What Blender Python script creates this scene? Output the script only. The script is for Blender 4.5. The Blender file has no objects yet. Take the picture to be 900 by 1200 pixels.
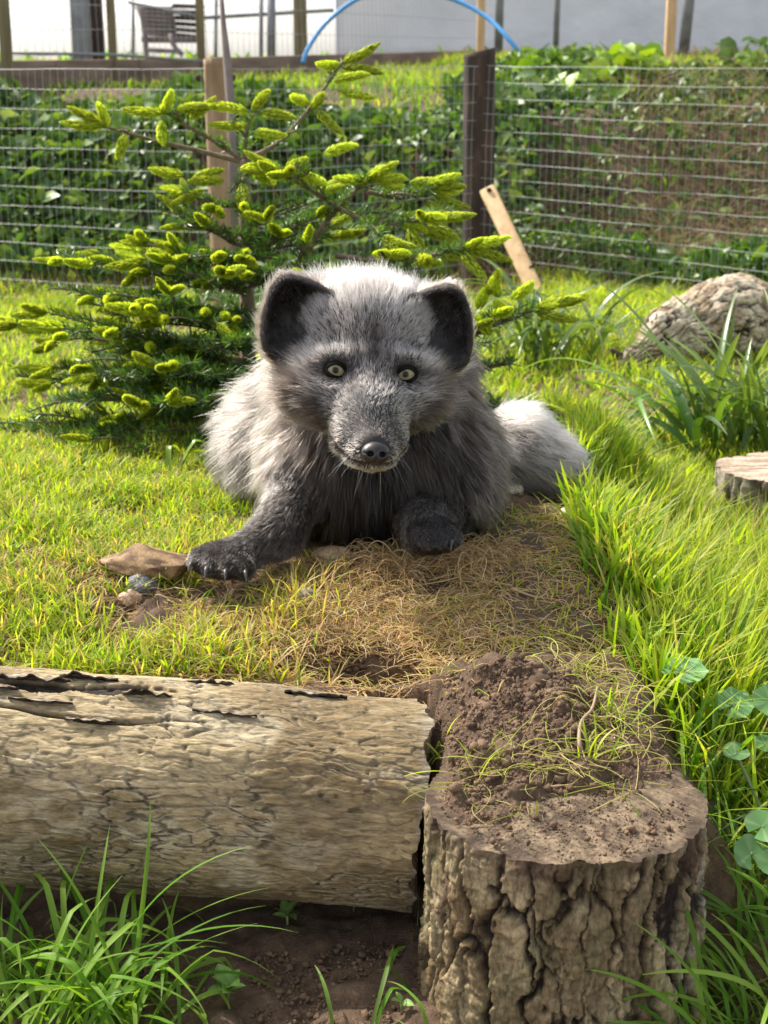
import bpy, bmesh, math, random
import numpy as np
from mathutils import Vector, Matrix, kdtree

R = math.radians
rng = np.random.default_rng(7)
random.seed(7)
scene = bpy.context.scene
COL = scene.collection

# ------------------------------------------------------------------ camera
CAM_H = 0.80
PITCH = R(16.6)
FPX = 1742.0                      # focal length in photo pixels (900 x 1200)
cam = bpy.data.cameras.new('camera')
camo = bpy.data.objects.new('camera', cam)
COL.objects.link(camo)
camo.location = (0, 0, CAM_H)
camo.rotation_euler = (R(90) - PITCH, 0, 0)
cam.sensor_fit = 'VERTICAL'
cam.sensor_height = 36.0
cam.lens = 36.0 * FPX / 1200.0
cam.clip_start = 0.02
cam.clip_end = 3000
cam.dof.use_dof = True
cam.dof.focus_distance = 1.46
cam.dof.aperture_fstop = cam.lens / 4.0
scene.camera = camo

# ------------------------------------------------------------------ light
SUN_EL, SUN_AZ = R(47), R(-52)     # azimuth from +Y towards +X : behind, to the left
world = bpy.data.worlds.new('World')
scene.world = world
world.use_nodes = True
wn = world.node_tree
bg = wn.nodes['Background']
sky = wn.nodes.new('ShaderNodeTexSky')
sky.sky_type = 'NISHITA'
sky.sun_disc = False
sky.sun_elevation = SUN_EL
sky.sun_rotation = SUN_AZ
sky.air_density = 1.0
sky.dust_density = 2.5
sky.ozone_density = 1.0
hs_ = wn.nodes.new('ShaderNodeHueSaturation')      # thin bright haze takes most of the blue out
hs_.inputs['Saturation'].default_value = 0.35
wn.links.new(sky.outputs[0], hs_.inputs['Color'])
wn.links.new(hs_.outputs[0], bg.inputs[0])
bg.inputs[1].default_value = 0.15
sd = bpy.data.lights.new('sun', 'SUN')
sd.energy = 3.1
sd.angle = R(0.9)
sd.color = (1.0, 0.93, 0.82)
suno = bpy.data.objects.new('sun', sd)
COL.objects.link(suno)
tosun = Vector((math.sin(SUN_AZ) * math.cos(SUN_EL), math.cos(SUN_AZ) * math.cos(SUN_EL), math.sin(SUN_EL)))
suno.rotation_euler = tosun.to_track_quat('Z', 'Y').to_euler()
vs = scene.view_settings
vs.view_transform = 'Standard'
vs.look = 'None'
vs.gamma = 1
vs.exposure = 1.15
vs.use_curve_mapping = False
scene.render.engine = 'CYCLES'
scene.cycles.max_bounces = 10
scene.cycles.diffuse_bounces = 4
scene.cycles.glossy_bounces = 4
scene.cycles.transmission_bounces = 8
scene.cycles.transparent_max_bounces = 8

# ------------------------------------------------------------------ helpers
cP, sP = math.cos(PITCH), math.sin(PITCH)
def P(px, py, d):
    """world point seen at photo pixel (px, py), d metres along the optical axis"""
    a = (px - 450.0) / FPX * d
    b = -(py - 600.0) / FPX * d
    return np.array((a, cP * d + sP * b, CAM_H - sP * d + cP * b))

def PG(px, py, z):
    """world point seen at (px, py) on the height z"""
    v = P(px, py, 1.0) - np.array((0, 0, CAM_H))
    k = (z - CAM_H) / v[2]
    return np.array((0, 0, CAM_H)) + v * k

def sstep(a, b, x):
    t = np.clip((x - a) / (b - a), 0, 1)
    return t * t * (3 - 2 * t)

def _hash(ix, iy, iz, seed):
    h = (ix.astype(np.uint32) * np.uint32(374761393) + iy.astype(np.uint32) * np.uint32(668265263)
         + iz.astype(np.uint32) * np.uint32(2147483647) + np.uint32(seed * 974711 + 13))
    h = (h ^ (h >> np.uint32(13))) * np.uint32(1274126177)
    h = (h ^ (h >> np.uint32(16))) * np.uint32(2246822519)
    h = h ^ (h >> np.uint32(15))
    return h.astype(np.float64) / 4294967295.0

def vnoise(p, seed=0):
    p = np.asarray(p, float)
    i = np.floor(p).astype(np.int64)
    f = p - i
    u = f * f * f * (f * (f * 6 - 15) + 10)
    r = 0
    for dx in (0, 1):
        wx = u[:, 0] if dx else 1 - u[:, 0]
        for dy in (0, 1):
            wy = u[:, 1] if dy else 1 - u[:, 1]
            for dz in (0, 1):
                wz = u[:, 2] if dz else 1 - u[:, 2]
                r = r + wx * wy * wz * _hash(i[:, 0] + dx, i[:, 1] + dy, i[:, 2] + dz, seed)
    return r * 2 - 1

def fbm(p, seed=0, octv=4, gain=0.5):
    p = np.asarray(p, float)
    a, r = 1.0, 0
    for k in range(octv):
        r = r + a * vnoise(p * (2.03 ** k), seed + k * 17)
        a *= gain
    return r

def xy0(x, y, s=1.0, z=0.0):
    return np.stack([x * s, y * s, np.full_like(x, z)], -1)

def link(o, parent=None):
    COL.objects.link(o)
    if parent is not None:
        o.parent = parent
    return o

def tag(o, label=None, cat=None, group=None, kind=None):
    if label: o['label'] = label
    if cat: o['category'] = cat
    if group: o['group'] = group
    if kind: o['kind'] = kind
    return o

def empty(name, loc, label=None, cat=None, group=None):
    o = bpy.data.objects.new(name, None)
    o.empty_display_size = 0.05
    o.location = loc
    link(o)
    return tag(o, label, cat, group)

def mesh_np(name, verts, faces, cols=None, smooth=True, mats=None):
    """faces: int array (n,3) or (n,4), or a list of such arrays"""
    me = bpy.data.meshes.new(name)
    verts = np.asarray(verts, np.float32)
    fl = faces if isinstance(faces, list) else [faces]
    fl = [np.asarray(f, np.int32) for f in fl if len(f)]
    idx = np.concatenate([f.ravel() for f in fl])
    tot = np.concatenate([np.full(len(f), f.shape[1], np.int32) for f in fl])
    start = np.concatenate([[0], np.cumsum(tot)[:-1]]).astype(np.int32)
    me.vertices.add(len(verts))
    me.vertices.foreach_set('co', verts.ravel())
    me.loops.add(len(idx))
    me.loops.foreach_set('vertex_index', idx)
    me.polygons.add(len(tot))
    me.polygons.foreach_set('loop_start', start)
    if smooth:
        me.polygons.foreach_set('use_smooth', np.ones(len(tot), bool))
    me.update(calc_edges=True)
    if cols is not None:
        c = np.ones((len(verts), 4), np.float32)
        c[:, :3] = cols
        a = me.color_attributes.new('Col', 'FLOAT_COLOR', 'POINT')
        a.data.foreach_set('color', c.ravel())
    for m in (mats or []):
        me.materials.append(m)
    return me

def obj(name, me, mat=None, parent=None, loc=None):
    if mat is not None:
        me.materials.append(mat)
    o = bpy.data.objects.new(name, me)
    if loc is not None:
        o.location = loc
    return link(o, parent)

class MB:
    """collects shapes for one mesh"""
    def __init__(s):
        s.v, s.f3, s.f4, s.c, s.n = [], [], [], [], 0
    def add(s, v, f3=None, f4=None, col=None):
        v = np.asarray(v, float)
        if f3 is not None and len(f3): s.f3.append(np.asarray(f3) + s.n)
        if f4 is not None and len(f4): s.f4.append(np.asarray(f4) + s.n)
        s.v.append(v)
        s.c.append(np.broadcast_to(np.asarray(col if col is not None else (1, 1, 1), float), (len(v), 3)))
        s.n += len(v)
        return s
    def tube(s, pts, rad, n=6, col=None, cap=True):
        pts = np.asarray(pts, float)
        m = len(pts)
        rad = np.broadcast_to(np.asarray(rad, float), (m,))
        t = np.gradient(pts, axis=0)
        t /= np.linalg.norm(t, axis=1)[:, None] + 1e-12
        up = np.array((0, 0, 1.0)) if abs(t[0, 2]) < 0.8 else np.array((1.0, 0, 0))
        a = np.cross(t, up); a /= np.linalg.norm(a, axis=1)[:, None] + 1e-12
        b = np.cross(t, a)
        th = np.arange(n) * 2 * math.pi / n
        v = pts[:, None] + rad[:, None, None] * (np.cos(th)[None, :, None] * a[:, None] + np.sin(th)[None, :, None] * b[:, None])
        v = v.reshape(-1, 3)
        i = np.arange(m - 1)[:, None] * n
        j = np.arange(n)[None]
        k = (j + 1) % n
        f4 = np.stack([i + j, i + k, i + n + k, i + n + j], -1).reshape(-1, 4)
        f3 = []
        if cap:
            v = np.concatenate([v, pts[:1], pts[-1:]])
            c0, c1 = m * n, m * n + 1
            for q in range(n):
                f3.append((c0, (q + 1) % n, q))
                f3.append((c1, (m - 1) * n + q, (m - 1) * n + (q + 1) % n))
        return s.add(v, f3, f4, col)
    def box(s, cx, size, rot=None, col=None):
        x, y, z = np.asarray(size, float) / 2
        v = np.array([(a * x, b * y, c * z) for a in (-1, 1) for b in (-1, 1) for c in (-1, 1)])
        if rot is not None:
            v = v @ np.asarray(rot).T
        f = [(0, 1, 3, 2), (4, 6, 7, 5), (0, 4, 5, 1), (2, 3, 7, 6), (0, 2, 6, 4), (1, 5, 7, 3)]
        return s.add(v + np.asarray(cx), None, f, col)
    def mesh(s, name, smooth=True, cols=False):
        fl = []
        if s.f3: fl.append(np.concatenate(s.f3))
        if s.f4: fl.append(np.concatenate(s.f4))
        return mesh_np(name, np.concatenate(s.v), fl, np.concatenate(s.c) if cols else None, smooth)
    def build(s, name, mat, parent=None, loc=None, smooth=True, cols=False):
        if loc is None and parent is not None:
            off = np.array(parent.matrix_basis.translation)
            s.v = [v - off for v in s.v]
        elif loc is not None:
            s.v = [v - np.asarray(loc) for v in s.v]
            if parent is not None: loc = np.asarray(loc) - np.array(parent.matrix_basis.translation)
        return obj(name, s.mesh(name, smooth, cols), mat, parent, loc)

def rotz(a):
    c, s = math.cos(a), math.sin(a)
    return np.array(((c, -s, 0), (s, c, 0), (0, 0, 1.0)))

def bevel(o, w, seg=2):
    m = o.modifiers.new('bevel', 'BEVEL'); m.width = w; m.segments = seg; m.limit_method = 'ANGLE'
    return o

# ------------------------------------------------------------------ materials
def newmat(name):
    m = bpy.data.materials.new(name)
    m.use_nodes = True
    nt = m.node_tree
    return m, nt, nt.nodes['Principled BSDF'], nt.nodes['Material Output']

def N(nt, kind, **kw):
    n = nt.nodes.new(kind)
    for k, v in kw.items():
        if k.startswith('i_'):
            key = k[2:]
            n.inputs[int(key) if key.isdigit() else key.replace('_', ' ')].default_value = v
        else:
            setattr(n, k, v)
    return n

def ramp(nt, stops, fac=None):
    r = nt.nodes.new('ShaderNodeValToRGB')
    e = r.color_ramp.elements
    while len(e) < len(stops): e.new(0.5)
    for k, (p, c) in enumerate(stops):
        e[k].position = p
        e[k].color = (*c, 1) if len(c) == 3 else c
    if fac is not None: nt.links.new(fac, r.inputs[0])
    return r

def noise_mat(name, stops, scale=20, detail=6, rough=0.85, bump=0.3, bscale=None, stretch=(1, 1, 1), dist=0.002, metal=0, attr=False, rough_noise=0.6, coords='Object'):
    m, nt, b, out = newmat(name)
    tc = N(nt, 'ShaderNodeTexCoord')
    mp = N(nt, 'ShaderNodeMapping')
    mp.inputs['Scale'].default_value = stretch
    nt.links.new(tc.outputs[coords], mp.inputs[0])
    nz = N(nt, 'ShaderNodeTexNoise', i_Scale=scale, i_Detail=detail, i_Roughness=rough_noise)
    nt.links.new(mp.outputs[0], nz.inputs['Vector'])
    r = ramp(nt, stops, nz.outputs['Fac'])
    src = r.outputs[0]
    if attr:
        at = N(nt, 'ShaderNodeAttribute', attribute_name='Col')
        mx = N(nt, 'ShaderNodeMix', data_type='RGBA', blend_type='MULTIPLY')
        mx.inputs[0].default_value = 1
        nt.links.new(src, mx.inputs[6]); nt.links.new(at.outputs['Color'], mx.inputs[7])
        src = mx.outputs[2]
    nt.links.new(src, b.inputs['Base Color'])
    b.inputs['Roughness'].default_value = rough
    b.inputs['Metallic'].default_value = metal
    if bump:
        n2 = N(nt, 'ShaderNodeTexNoise', i_Scale=bscale or scale * 4, i_Detail=6, i_Roughness=0.65)
        nt.links.new(mp.outputs[0], n2.inputs['Vector'])
        bp = N(nt, 'ShaderNodeBump', i_Strength=bump, i_Distance=dist)
        nt.links.new(n2.outputs['Fac'], bp.inputs['Height'])
        nt.links.new(bp.outputs[0], b.inputs['Normal'])
    return m

def leaf_mat(name, trans=0.45, rough=0.45, tint=(1, 1, 1), ttint=(1.25, 1.2, 0.5), spec=0.4):
    """thin leaf: own colour from the Col attribute, part of the light passes through"""
    m, nt, b, out = newmat(name)
    at = N(nt, 'ShaderNodeAttribute', attribute_name='Col')
    inf = N(nt, 'ShaderNodeObjectInfo')
    hs = N(nt, 'ShaderNodeHueSaturation')
    mr = N(nt, 'ShaderNodeMapRange', i_3=0.75, i_4=1.25)
    nt.links.new(inf.outputs['Random'], mr.inputs[0])
    nt.links.new(mr.outputs[0], hs.inputs['Value'])
    nt.links.new(at.outputs['Color'], hs.inputs['Color'])
    mx = N(nt, 'ShaderNodeMix', data_type='RGBA', blend_type='MULTIPLY'); mx.inputs[0].default_value = 1
    mx.inputs[7].default_value = (*tint, 1)
    nt.links.new(hs.outputs[0], mx.inputs[6])
    nt.links.new(mx.outputs[2], b.inputs['Base Color'])
    b.inputs['Roughness'].default_value = rough
    b.inputs['Specular IOR Level'].default_value = spec
    tr = N(nt, 'ShaderNodeBsdfTranslucent')
    m2 = N(nt, 'ShaderNodeMix', data_type='RGBA', blend_type='MULTIPLY'); m2.inputs[0].default_value = 1
    m2.inputs[7].default_value = (*ttint, 1)
    nt.links.new(mx.outputs[2], m2.inputs[6])
    nt.links.new(m2.outputs[2], tr.inputs[0])
    ms = N(nt, 'ShaderNodeMixShader'); ms.inputs[0].default_value = trans
    nt.links.new(b.outputs[0], ms.inputs[1]); nt.links.new(tr.outputs[0], ms.inputs[2])
    nt.links.new(ms.outputs[0], out.inputs['Surface'])
    return m

M = {}
M['grass'] = leaf_mat('grass_blades', 0.5, 0.5, ttint=(1.35, 1.4, 0.35), spec=0.25)
M['strap'] = leaf_mat('strap_leaf', 0.4, 0.3, ttint=(1.4, 1.3, 0.4), spec=0.6)
M['weed'] = leaf_mat('weed_leaf', 0.35, 0.4, ttint=(1.4, 1.3, 0.4))
M['needle'] = leaf_mat('fir_needle', 0.3, 0.35, ttint=(1.3, 1.3, 0.4), spec=0.5)
M['shoot'] = leaf_mat('young_needle', 0.55, 0.5, ttint=(1.25, 1.2, 0.6), spec=0.2)
M['dry'] = leaf_mat('dry_grass', 0.3, 0.6, ttint=(1.1, 1.0, 0.8), spec=0.2)
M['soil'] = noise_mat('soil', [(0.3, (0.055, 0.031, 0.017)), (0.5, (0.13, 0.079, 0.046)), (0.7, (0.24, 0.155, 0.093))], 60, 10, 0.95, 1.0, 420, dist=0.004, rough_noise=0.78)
M['crumb'] = noise_mat('soil_crumb', [(0.3, (0.065, 0.037, 0.021)), (0.7, (0.22, 0.138, 0.08))], 25, 5, 0.95, 0.6, 300, dist=0.002)
M['wire'] = noise_mat('galvanised_wire', [(0.3, (0.26, 0.27, 0.26)), (0.7, (0.42, 0.43, 0.42))], 8, 3, 0.5, 0, metal=0.5)
M['darkpost'] = noise_mat('weathered_dark_post', [(0.3, (0.014, 0.009, 0.007)), (0.52, (0.05, 0.03, 0.022)), (0.75, (0.14, 0.085, 0.055))], 9, 8, 0.85, 0.6, 60, stretch=(3, 3, 0.6))
M['palepost'] = noise_mat('tan_post', [(0.3, (0.20, 0.12, 0.07)), (0.6, (0.36, 0.24, 0.15)), (0.8, (0.45, 0.32, 0.21))], 9, 6, 0.8, 0.4, 60, stretch=(3, 3, 0.5))
M['newwood'] = noise_mat('fresh_timber', [(0.3, (0.48, 0.30, 0.14)), (0.6, (0.62, 0.42, 0.22)), (0.8, (0.68, 0.5, 0.3))], 10, 6, 0.7, 0.3, 60, stretch=(4, 4, 0.5))
M['sleeper'] = noise_mat('old_board', [(0.3, (0.10, 0.065, 0.045)), (0.6, (0.22, 0.15, 0.11)), (0.8, (0.3, 0.22, 0.17))], 5, 6, 0.85, 0.5, 30, stretch=(0.5, 0.5, 4))
M['greenpost'] = noise_mat('olive_post', [(0.3, (0.11, 0.09, 0.04)), (0.7, (0.24, 0.19, 0.10))], 8, 5, 0.8, 0.4, 40, stretch=(3, 3, 0.5))
M['steel'] = noise_mat('grey_steel', [(0.3, (0.12, 0.13, 0.14)), (0.7, (0.26, 0.27, 0.28))], 8, 4, 0.5, 0, metal=0.3)
M['benchwood'] = noise_mat('grey_bench_wood', [(0.3, (0.12, 0.095, 0.085)), (0.7, (0.25, 0.2, 0.18))], 8, 5, 0.75, 0.3, 60)
M['blue'] = noise_mat('blue_pipe', [(0.3, (0.05, 0.25, 0.55)), (0.7, (0.08, 0.33, 0.68))], 6, 3, 0.35, 0)
M['tarp'] = noise_mat('pale_tarpaulin', [(0.3, (0.60, 0.61, 0.63)), (0.7, (0.76, 0.77, 0.79))], 1.4, 5, 0.5, 0.5, 2.5, dist=0.05)
M['letter'] = noise_mat('white_print', [(0.3, (0.86, 0.86, 0.83)), (0.7, (0.9, 0.9, 0.86))], 3, 3, 0.5, 0)

def voronoi2(a, b, seed, wrap=None):
    """cell pattern on the plane (a, b) in cell units : F1, F2-F1 and a random number per cell"""
    ia, ib = np.floor(a).astype(np.int64), np.floor(b).astype(np.int64)
    f1 = np.full(len(a), 9.0); f2 = np.full(len(a), 9.0); cid = np.zeros(len(a))
    zz = np.zeros_like(ia)
    for di in (-1, 0, 1):
        for dj in (-1, 0, 1):
            ca, cb = ia + di, ib + dj
            ka = np.mod(ca, wrap) if wrap else ca
            pa = ca + 0.12 + 0.76 * _hash(ka, cb, zz, seed); pb = cb + 0.08 + 0.84 * _hash(ka, cb, zz, seed + 1)
            d = np.hypot(a - pa, b - pb)
            r = _hash(ka, cb, zz, seed + 2)
            nearer = d < f1
            f2 = np.where(nearer, f1, np.minimum(f2, d))
            cid = np.where(nearer, r, cid)
            f1 = np.where(nearer, d, f1)
    return f1, f2 - f1, cid

# ------------------------------------------------------------------ terrain
LOG_A = np.array((-0.62, 1.315, 0.168)); LOG_B = np.array((0.037, 1.285, 0.124)); LOG_R = 0.1
ST_C = np.array((0.155, 1.155)); ST_R = 0.116; ST_TOP = 0.2

def terrain(x, y):
    x = np.asarray(x, float); y = np.asarray(y, float)
    n1 = fbm(xy0(x, y, 3.0), 3, 3)
    # ground round the raised bed
    z = 0.012 + 0.012 * n1 + 0.07 * sstep(1.5, 3.4, y) * np.ones_like(x)
    z = z + 0.05 * sstep(0.28, 0.5, x) * sstep(1.25, 1.7, y)
    # raised bed held by log and stump
    yf = np.where(x < 0.045, 1.345 + 0.02 * sstep(-0.1, 0.03, x), 1.345 - 0.16 * sstep(0.045, 0.09, x))
    front = sstep(yf - 0.05, yf + 0.02, y)
    xr = 0.235 + 0.02 * np.sin(y * 9) + 0.04 * sstep(1.6, 2.1, y)
    right = 1 - sstep(xr, xr + 0.20, x)
    back = 1 - sstep(2.35, 3.1, y)
    top = 0.213 + 0.045 * sstep(1.38, 1.68, y) + 0.010 * n1 - 0.03 * sstep(2.0, 2.6, y)
    m = front * right * back
    z = z * (1 - m) + top * m
    # hollow behind the log end, heap behind the stump
    z = z - 0.05 * np.exp(-(((x + 0.02) / 0.075) ** 2 + ((y - 1.425) / 0.03) ** 2))
    z = z + 0.032 * np.exp(-(((x - 0.135) / 0.085) ** 2 + ((y - 1.345) / 0.06) ** 2))
    # bank behind the fence
    yb = 4.95 + 0.25 * np.sin(x * 0.9)
    z = z + (0.46 * sstep(yb, yb + 0.85, y) + 0.17 * sstep(yb + 0.6, yb + 2.4, y)) + 0.10 * sstep(7.5, 13, y)
    z = z + 0.07 * sstep(0.2, 1.2, x) * sstep(yb + 0.2, yb + 1.0, y) * (1 - sstep(6.5, 8, y))
    return z

def tz(x, y):
    return float(terrain(np.array([x]), np.array([y]))[0])

def soilness(x, y):
    """bare-earth patches on the bed"""
    s = np.exp(-(((x - 0.15) / 0.13) ** 2 + ((y - 1.33) / 0.14) ** 2)) * 1.6
    s = np.maximum(s, np.exp(-(((x + 0.02) / 0.10) ** 2 + ((y - 1.43) / 0.05) ** 2)) * 1.3)
    s = np.maximum(s, np.exp(-(((x - 0.16) / 0.05) ** 2 + ((y - 1.55) / 0.2) ** 2)) * 0.8)
    s = np.maximum(s, np.exp(-(((x - 0.19) / 0.06) ** 2 + ((y - 1.9) / 0.12) ** 2)) * 1.3)
    s = np.maximum(s, np.exp(-(((x + 0.17) / 0.07) ** 2 + ((y - 1.55) / 0.05) ** 2)) * 0.7)
    s = np.maximum(s, np.exp(-(((x - 0.05) / 0.13) ** 2 + ((y - 1.43) / 0.035) ** 2)) * 1.0)
    s = np.maximum(s, np.exp(-(((x + 0.262) / 0.075) ** 2 + ((y - 1.525) / 0.045) ** 2)) * 1.3)
    return s

def axis_grid(lo, hi, fine, far_lo, far_hi, g=1.28):
    a = list(np.arange(lo, hi + 1e-9, fine))
    s, v = fine, a[-1]
    while v < far_hi:
        s *= g; v += s; a.append(v)
    s, v = fine, a[0]
    while v > far_lo:
        s *= g; v -= s; a.insert(0, v)
    return np.array(a)

gx = axis_grid(-0.62, 0.72, 0.0048, -900, 900)
gy = axis_grid(0.95, 2.3, 0.0048, -600, 1500, 1.06)
GX, GY = np.meshgrid(gx, gy, indexing='ij')
fx, fy = GX.ravel(), GY.ravel()
gz = terrain(fx, fy)
near = (fx > -0.9) & (fx < 1.0) & (fy > 0.8) & (fy < 2.8)
pn = xy0(fx[near], fy[near])
lump = fbm(pn * 28, 11, 4, 0.55)
rid = 1 - np.abs(fbm(pn * 14, 23, 3))
amp = 0.0035 + 0.006 * np.clip(soilness(fx[near], fy[near]), 0, 1)
amp = np.where(fy[near] < 1.3, 0.0055, amp)
gz[near] += amp * (lump + 0.5 * rid)
nxg, nyg = len(gx), len(gy)
ii, jj = np.meshgrid(np.arange(nxg - 1), np.arange(nyg - 1), indexing='ij')
b0 = (ii * nyg + jj).ravel()
gfaces = np.stack([b0, b0 + nyg, b0 + nyg + 1, b0 + 1], -1)
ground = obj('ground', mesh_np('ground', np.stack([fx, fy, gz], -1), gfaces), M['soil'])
tag(ground, 'brown soil ground under the grass', None, None, 'structure')

# ------------------------------------------------------------------ bark things
def attr_mat(name, rough=0.85, nscale=120, lo=0.7, hi=1.25, bump=0.5, dist=0.0015, stretch=(1, 1, 1), spec=0.3):
    m, nt, b, out = newmat(name)
    at = N(nt, 'ShaderNodeAttribute', attribute_name='Col')
    tc = N(nt, 'ShaderNodeTexCoord')
    mp = N(nt, 'ShaderNodeMapping'); mp.inputs['Scale'].default_value = stretch
    nt.links.new(tc.outputs['Object'], mp.inputs[0])
    nz = N(nt, 'ShaderNodeTexNoise', i_Scale=nscale, i_Detail=7, i_Roughness=0.68)
    nt.links.new(mp.outputs[0], nz.inputs['Vector'])
    r = ramp(nt, [(0.3, (lo, lo, lo)), (0.7, (hi, hi, hi))], nz.outputs['Fac'])
    mx = N(nt, 'ShaderNodeMix', data_type='RGBA', blend_type='MULTIPLY'); mx.inputs[0].default_value = 1
    nt.links.new(at.outputs['Color'], mx.inputs[6]); nt.links.new(r.outputs[0], mx.inputs[7])
    nt.links.new(mx.outputs[2], b.inputs['Base Color'])
    b.inputs['Roughness'].default_value = rough
    b.inputs['Specular IOR Level'].default_value = spec
    bp = N(nt, 'ShaderNodeBump', i_Strength=bump, i_Distance=dist)
    nt.links.new(nz.outputs['Fac'], bp.inputs['Height'])
    nt.links.new(bp.outputs[0], b.inputs['Normal'])
    return m
M['bark'] = attr_mat('log_bark', 0.85, 210, 0.45, 1.42, 1.0, 0.0025, (0.3, 1, 1))
M['cut'] = attr_mat('cut_wood', 0.85, 260, 0.5, 1.4, 0.8, 0.0015, (1, 1, 1))
M['gnarl'] = attr_mat('gnarled_bark', 0.85, 120, 0.5, 1.38, 1.0, 0.004)

def lerp(a, b, t):
    t = np.asarray(t)[..., None]
    return np.asarray(a) * (1 - t) + np.asarray(b) * t

def grid_faces(n, m, wrap=False):
    """n rows, m columns, optional wrap over the columns"""
    i = np.arange(n - 1)[:, None]
    j = np.arange(m if wrap else m - 1)[None]
    k = (j + 1) % m
    return np.stack(np.broadcast_arrays(i * m + j, i * m + k, (i + 1) * m + k, (i + 1) * m + j), -1).reshape(-1, 4)

# --- the long log along the front of the bed
logroot = empty('fallen_log', tuple(LOG_A), 'long pale log with cracked peeling bark lying against the stump', 'log')
ax = LOG_B - LOG_A; LL = np.linalg.norm(ax); ax /= LL
lz = np.cross(ax, np.cross((0, 0, 1.0), ax)); lz /= np.linalg.norm(lz)
ly = np.cross(lz, ax)
nu, nv = 340, 540
us_ = np.concatenate([np.linspace(0, 0.2, 40, endpoint=False), np.linspace(0.2, LL, nu - 40)])
ts_ = np.concatenate([np.linspace(R(45), R(280), 450, endpoint=False), np.linspace(R(280), R(405), nv - 450, endpoint=False)])
U, T = np.meshgrid(us_, ts_, indexing='ij')
u, th = U.ravel(), T.ravel()
s3 = np.stack([u, np.cos(th) * LOG_R, np.sin(th) * LOG_R], -1)
warp = 0.012 * fbm(s3 * 9, 5, 3)[:, None]
q = s3 + warp
arc = th * LOG_R + 0.006 * fbm(s3 * np.array((18, 30, 30)), 43, 3)
uu_ = u + 0.010 * fbm(s3 * np.array((30, 60, 60)), 44, 3)
_, e1, id1 = voronoi2(uu_ / 0.034 + 2.0 * vnoise(np.stack([np.floor(arc / 0.0085), 0 * u, 0 * u], -1), 5), arc / 0.0085, 300)
_, e2, id2 = voronoi2(uu_ / 0.012, arc / 0.0036, 310)
c1 = fbm(q * np.array((13, 60, 60)), 41, 3, 0.55)
c2 = fbm(q * np.array((40, 230, 230)), 51, 2, 0.6)
c3 = vnoise(q * np.array((70, 40, 40)), 61)
wear = 0.35 + 0.65 * sstep(-0.4, 0.35, fbm(s3 * np.array((10, 16, 16)), 77, 3) + 0.1)
g1 = sstep(0.20, 0.02, e1 + 0.10 * fbm(s3 * 120, 78, 2)) * wear
g2 = sstep(0.16, 0.02, e2) * 0.6 * wear
pit = sstep(0.62, 0.8, vnoise(s3 * np.array((150, 190, 190)), 91)) * sstep(0.0, 0.4, fbm(s3 * 14, 93, 2) + 0.1)
plate = fbm(s3 * np.array((10, 22, 22)), 101, 4)
lift = (id1 - 0.5) * 1.0 + 0.35 * (id2 - 0.5)                       # plates overlap like shingles
rad = LOG_R + 0.0022 * plate + 0.0016 * lift - 0.0020 * g1 - 0.0008 * g2 - 0.002 * pit + 0.006 * fbm(s3 * 3.2, 7, 2)
# a long split and peeled patches on the upper side
ang = np.mod(th, 2 * math.pi)
split = np.exp(-((ang - R(118) - 0.05 * np.sin(u * 22) - 0.02 * c3) / 0.022) ** 2) * (1 - sstep(0.36, 0.47, u))
peel = np.clip(np.exp(-((ang - R(98) + 0.35 * (u - 0.33)) / 0.085) ** 2) * sstep(0.21, 0.27, u) * (1 - sstep(0.36, 0.43, u)) * 1.6 + 0.5 * fbm(q * 40, 105, 3) * np.exp(-((ang - R(100)) / 0.2) ** 2) * (1 - sstep(0.4, 0.5, u)), 0, 1)
peel = sstep(0.42, 0.62, peel)
rad = rad - 0.008 * split - 0.005 * peel
taper = 1.0 + 0.02 * (u / LL - 0.5)
endn = sstep(LL - 0.03, LL, u) * (0.008 * fbm(np.stack([np.cos(th) * 3, np.sin(th) * 3, 0 * th], -1), 88, 4) - 0.004)
u = u + endn
pos = (u[:, None] * ax + (np.cos(th) * rad * taper)[:, None] * ly + (np.sin(th) * rad * taper)[:, None] * lz)
tone = sstep(-0.7, 0.7, fbm(s3 * np.array((9, 14, 14)), 121, 4))
col = lerp((0.20, 0.14, 0.065), (0.40, 0.305, 0.165), tone)
col = lerp(col, (0.50, 0.42, 0.28), 0.6 * sstep(0.25, 0.8, fbm(s3 * np.array((16, 24, 24)), 131, 4)))
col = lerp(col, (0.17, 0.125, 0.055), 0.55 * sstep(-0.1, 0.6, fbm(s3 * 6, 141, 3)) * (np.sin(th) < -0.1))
col = col * (0.86 + 0.28 * id1 + 0.16 * (id2 - 0.5))[:, None]
col = lerp(col, (0.60, 0.52, 0.37), 0.30 * sstep(0.45, 0.2, e1) * wear)
col = lerp(col, (0.06, 0.042, 0.025), np.clip(g1 * 0.78 + g2 * 0.42 + pit * 0.3, 0, 1))
col = lerp(col, (0.022, 0.017, 0.016), np.clip(split + peel * 0.92, 0, 1))
rim = sstep(LL - 0.012, LL, u)
col = lerp(col, (0.30, 0.26, 0.2), 0.6 * rim)
f4 = grid_faces(nu, nv, True)
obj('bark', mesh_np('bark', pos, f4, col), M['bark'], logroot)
def disc(rim_pts, centre, nr, colf, depthf):
    """cut face from a rim ring to its centre"""
    n = len(rim_pts)
    v = []
    for k in range(nr + 1):
        v.append(centre + (rim_pts - centre) * (1 - k / nr * 0.995))
    v = np.concatenate(v)
    return v, grid_faces(nr + 1, n, True)
rimp = pos[-nv:] + ax * 0.0
v, f = disc(rimp, (rimp.mean(0)), 24, None, None)
rr = np.linalg.norm(v - rimp.mean(0), axis=1)
v = v + ax * (0.0015 * fbm(v * 90, 9, 3))[:, None]
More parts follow.
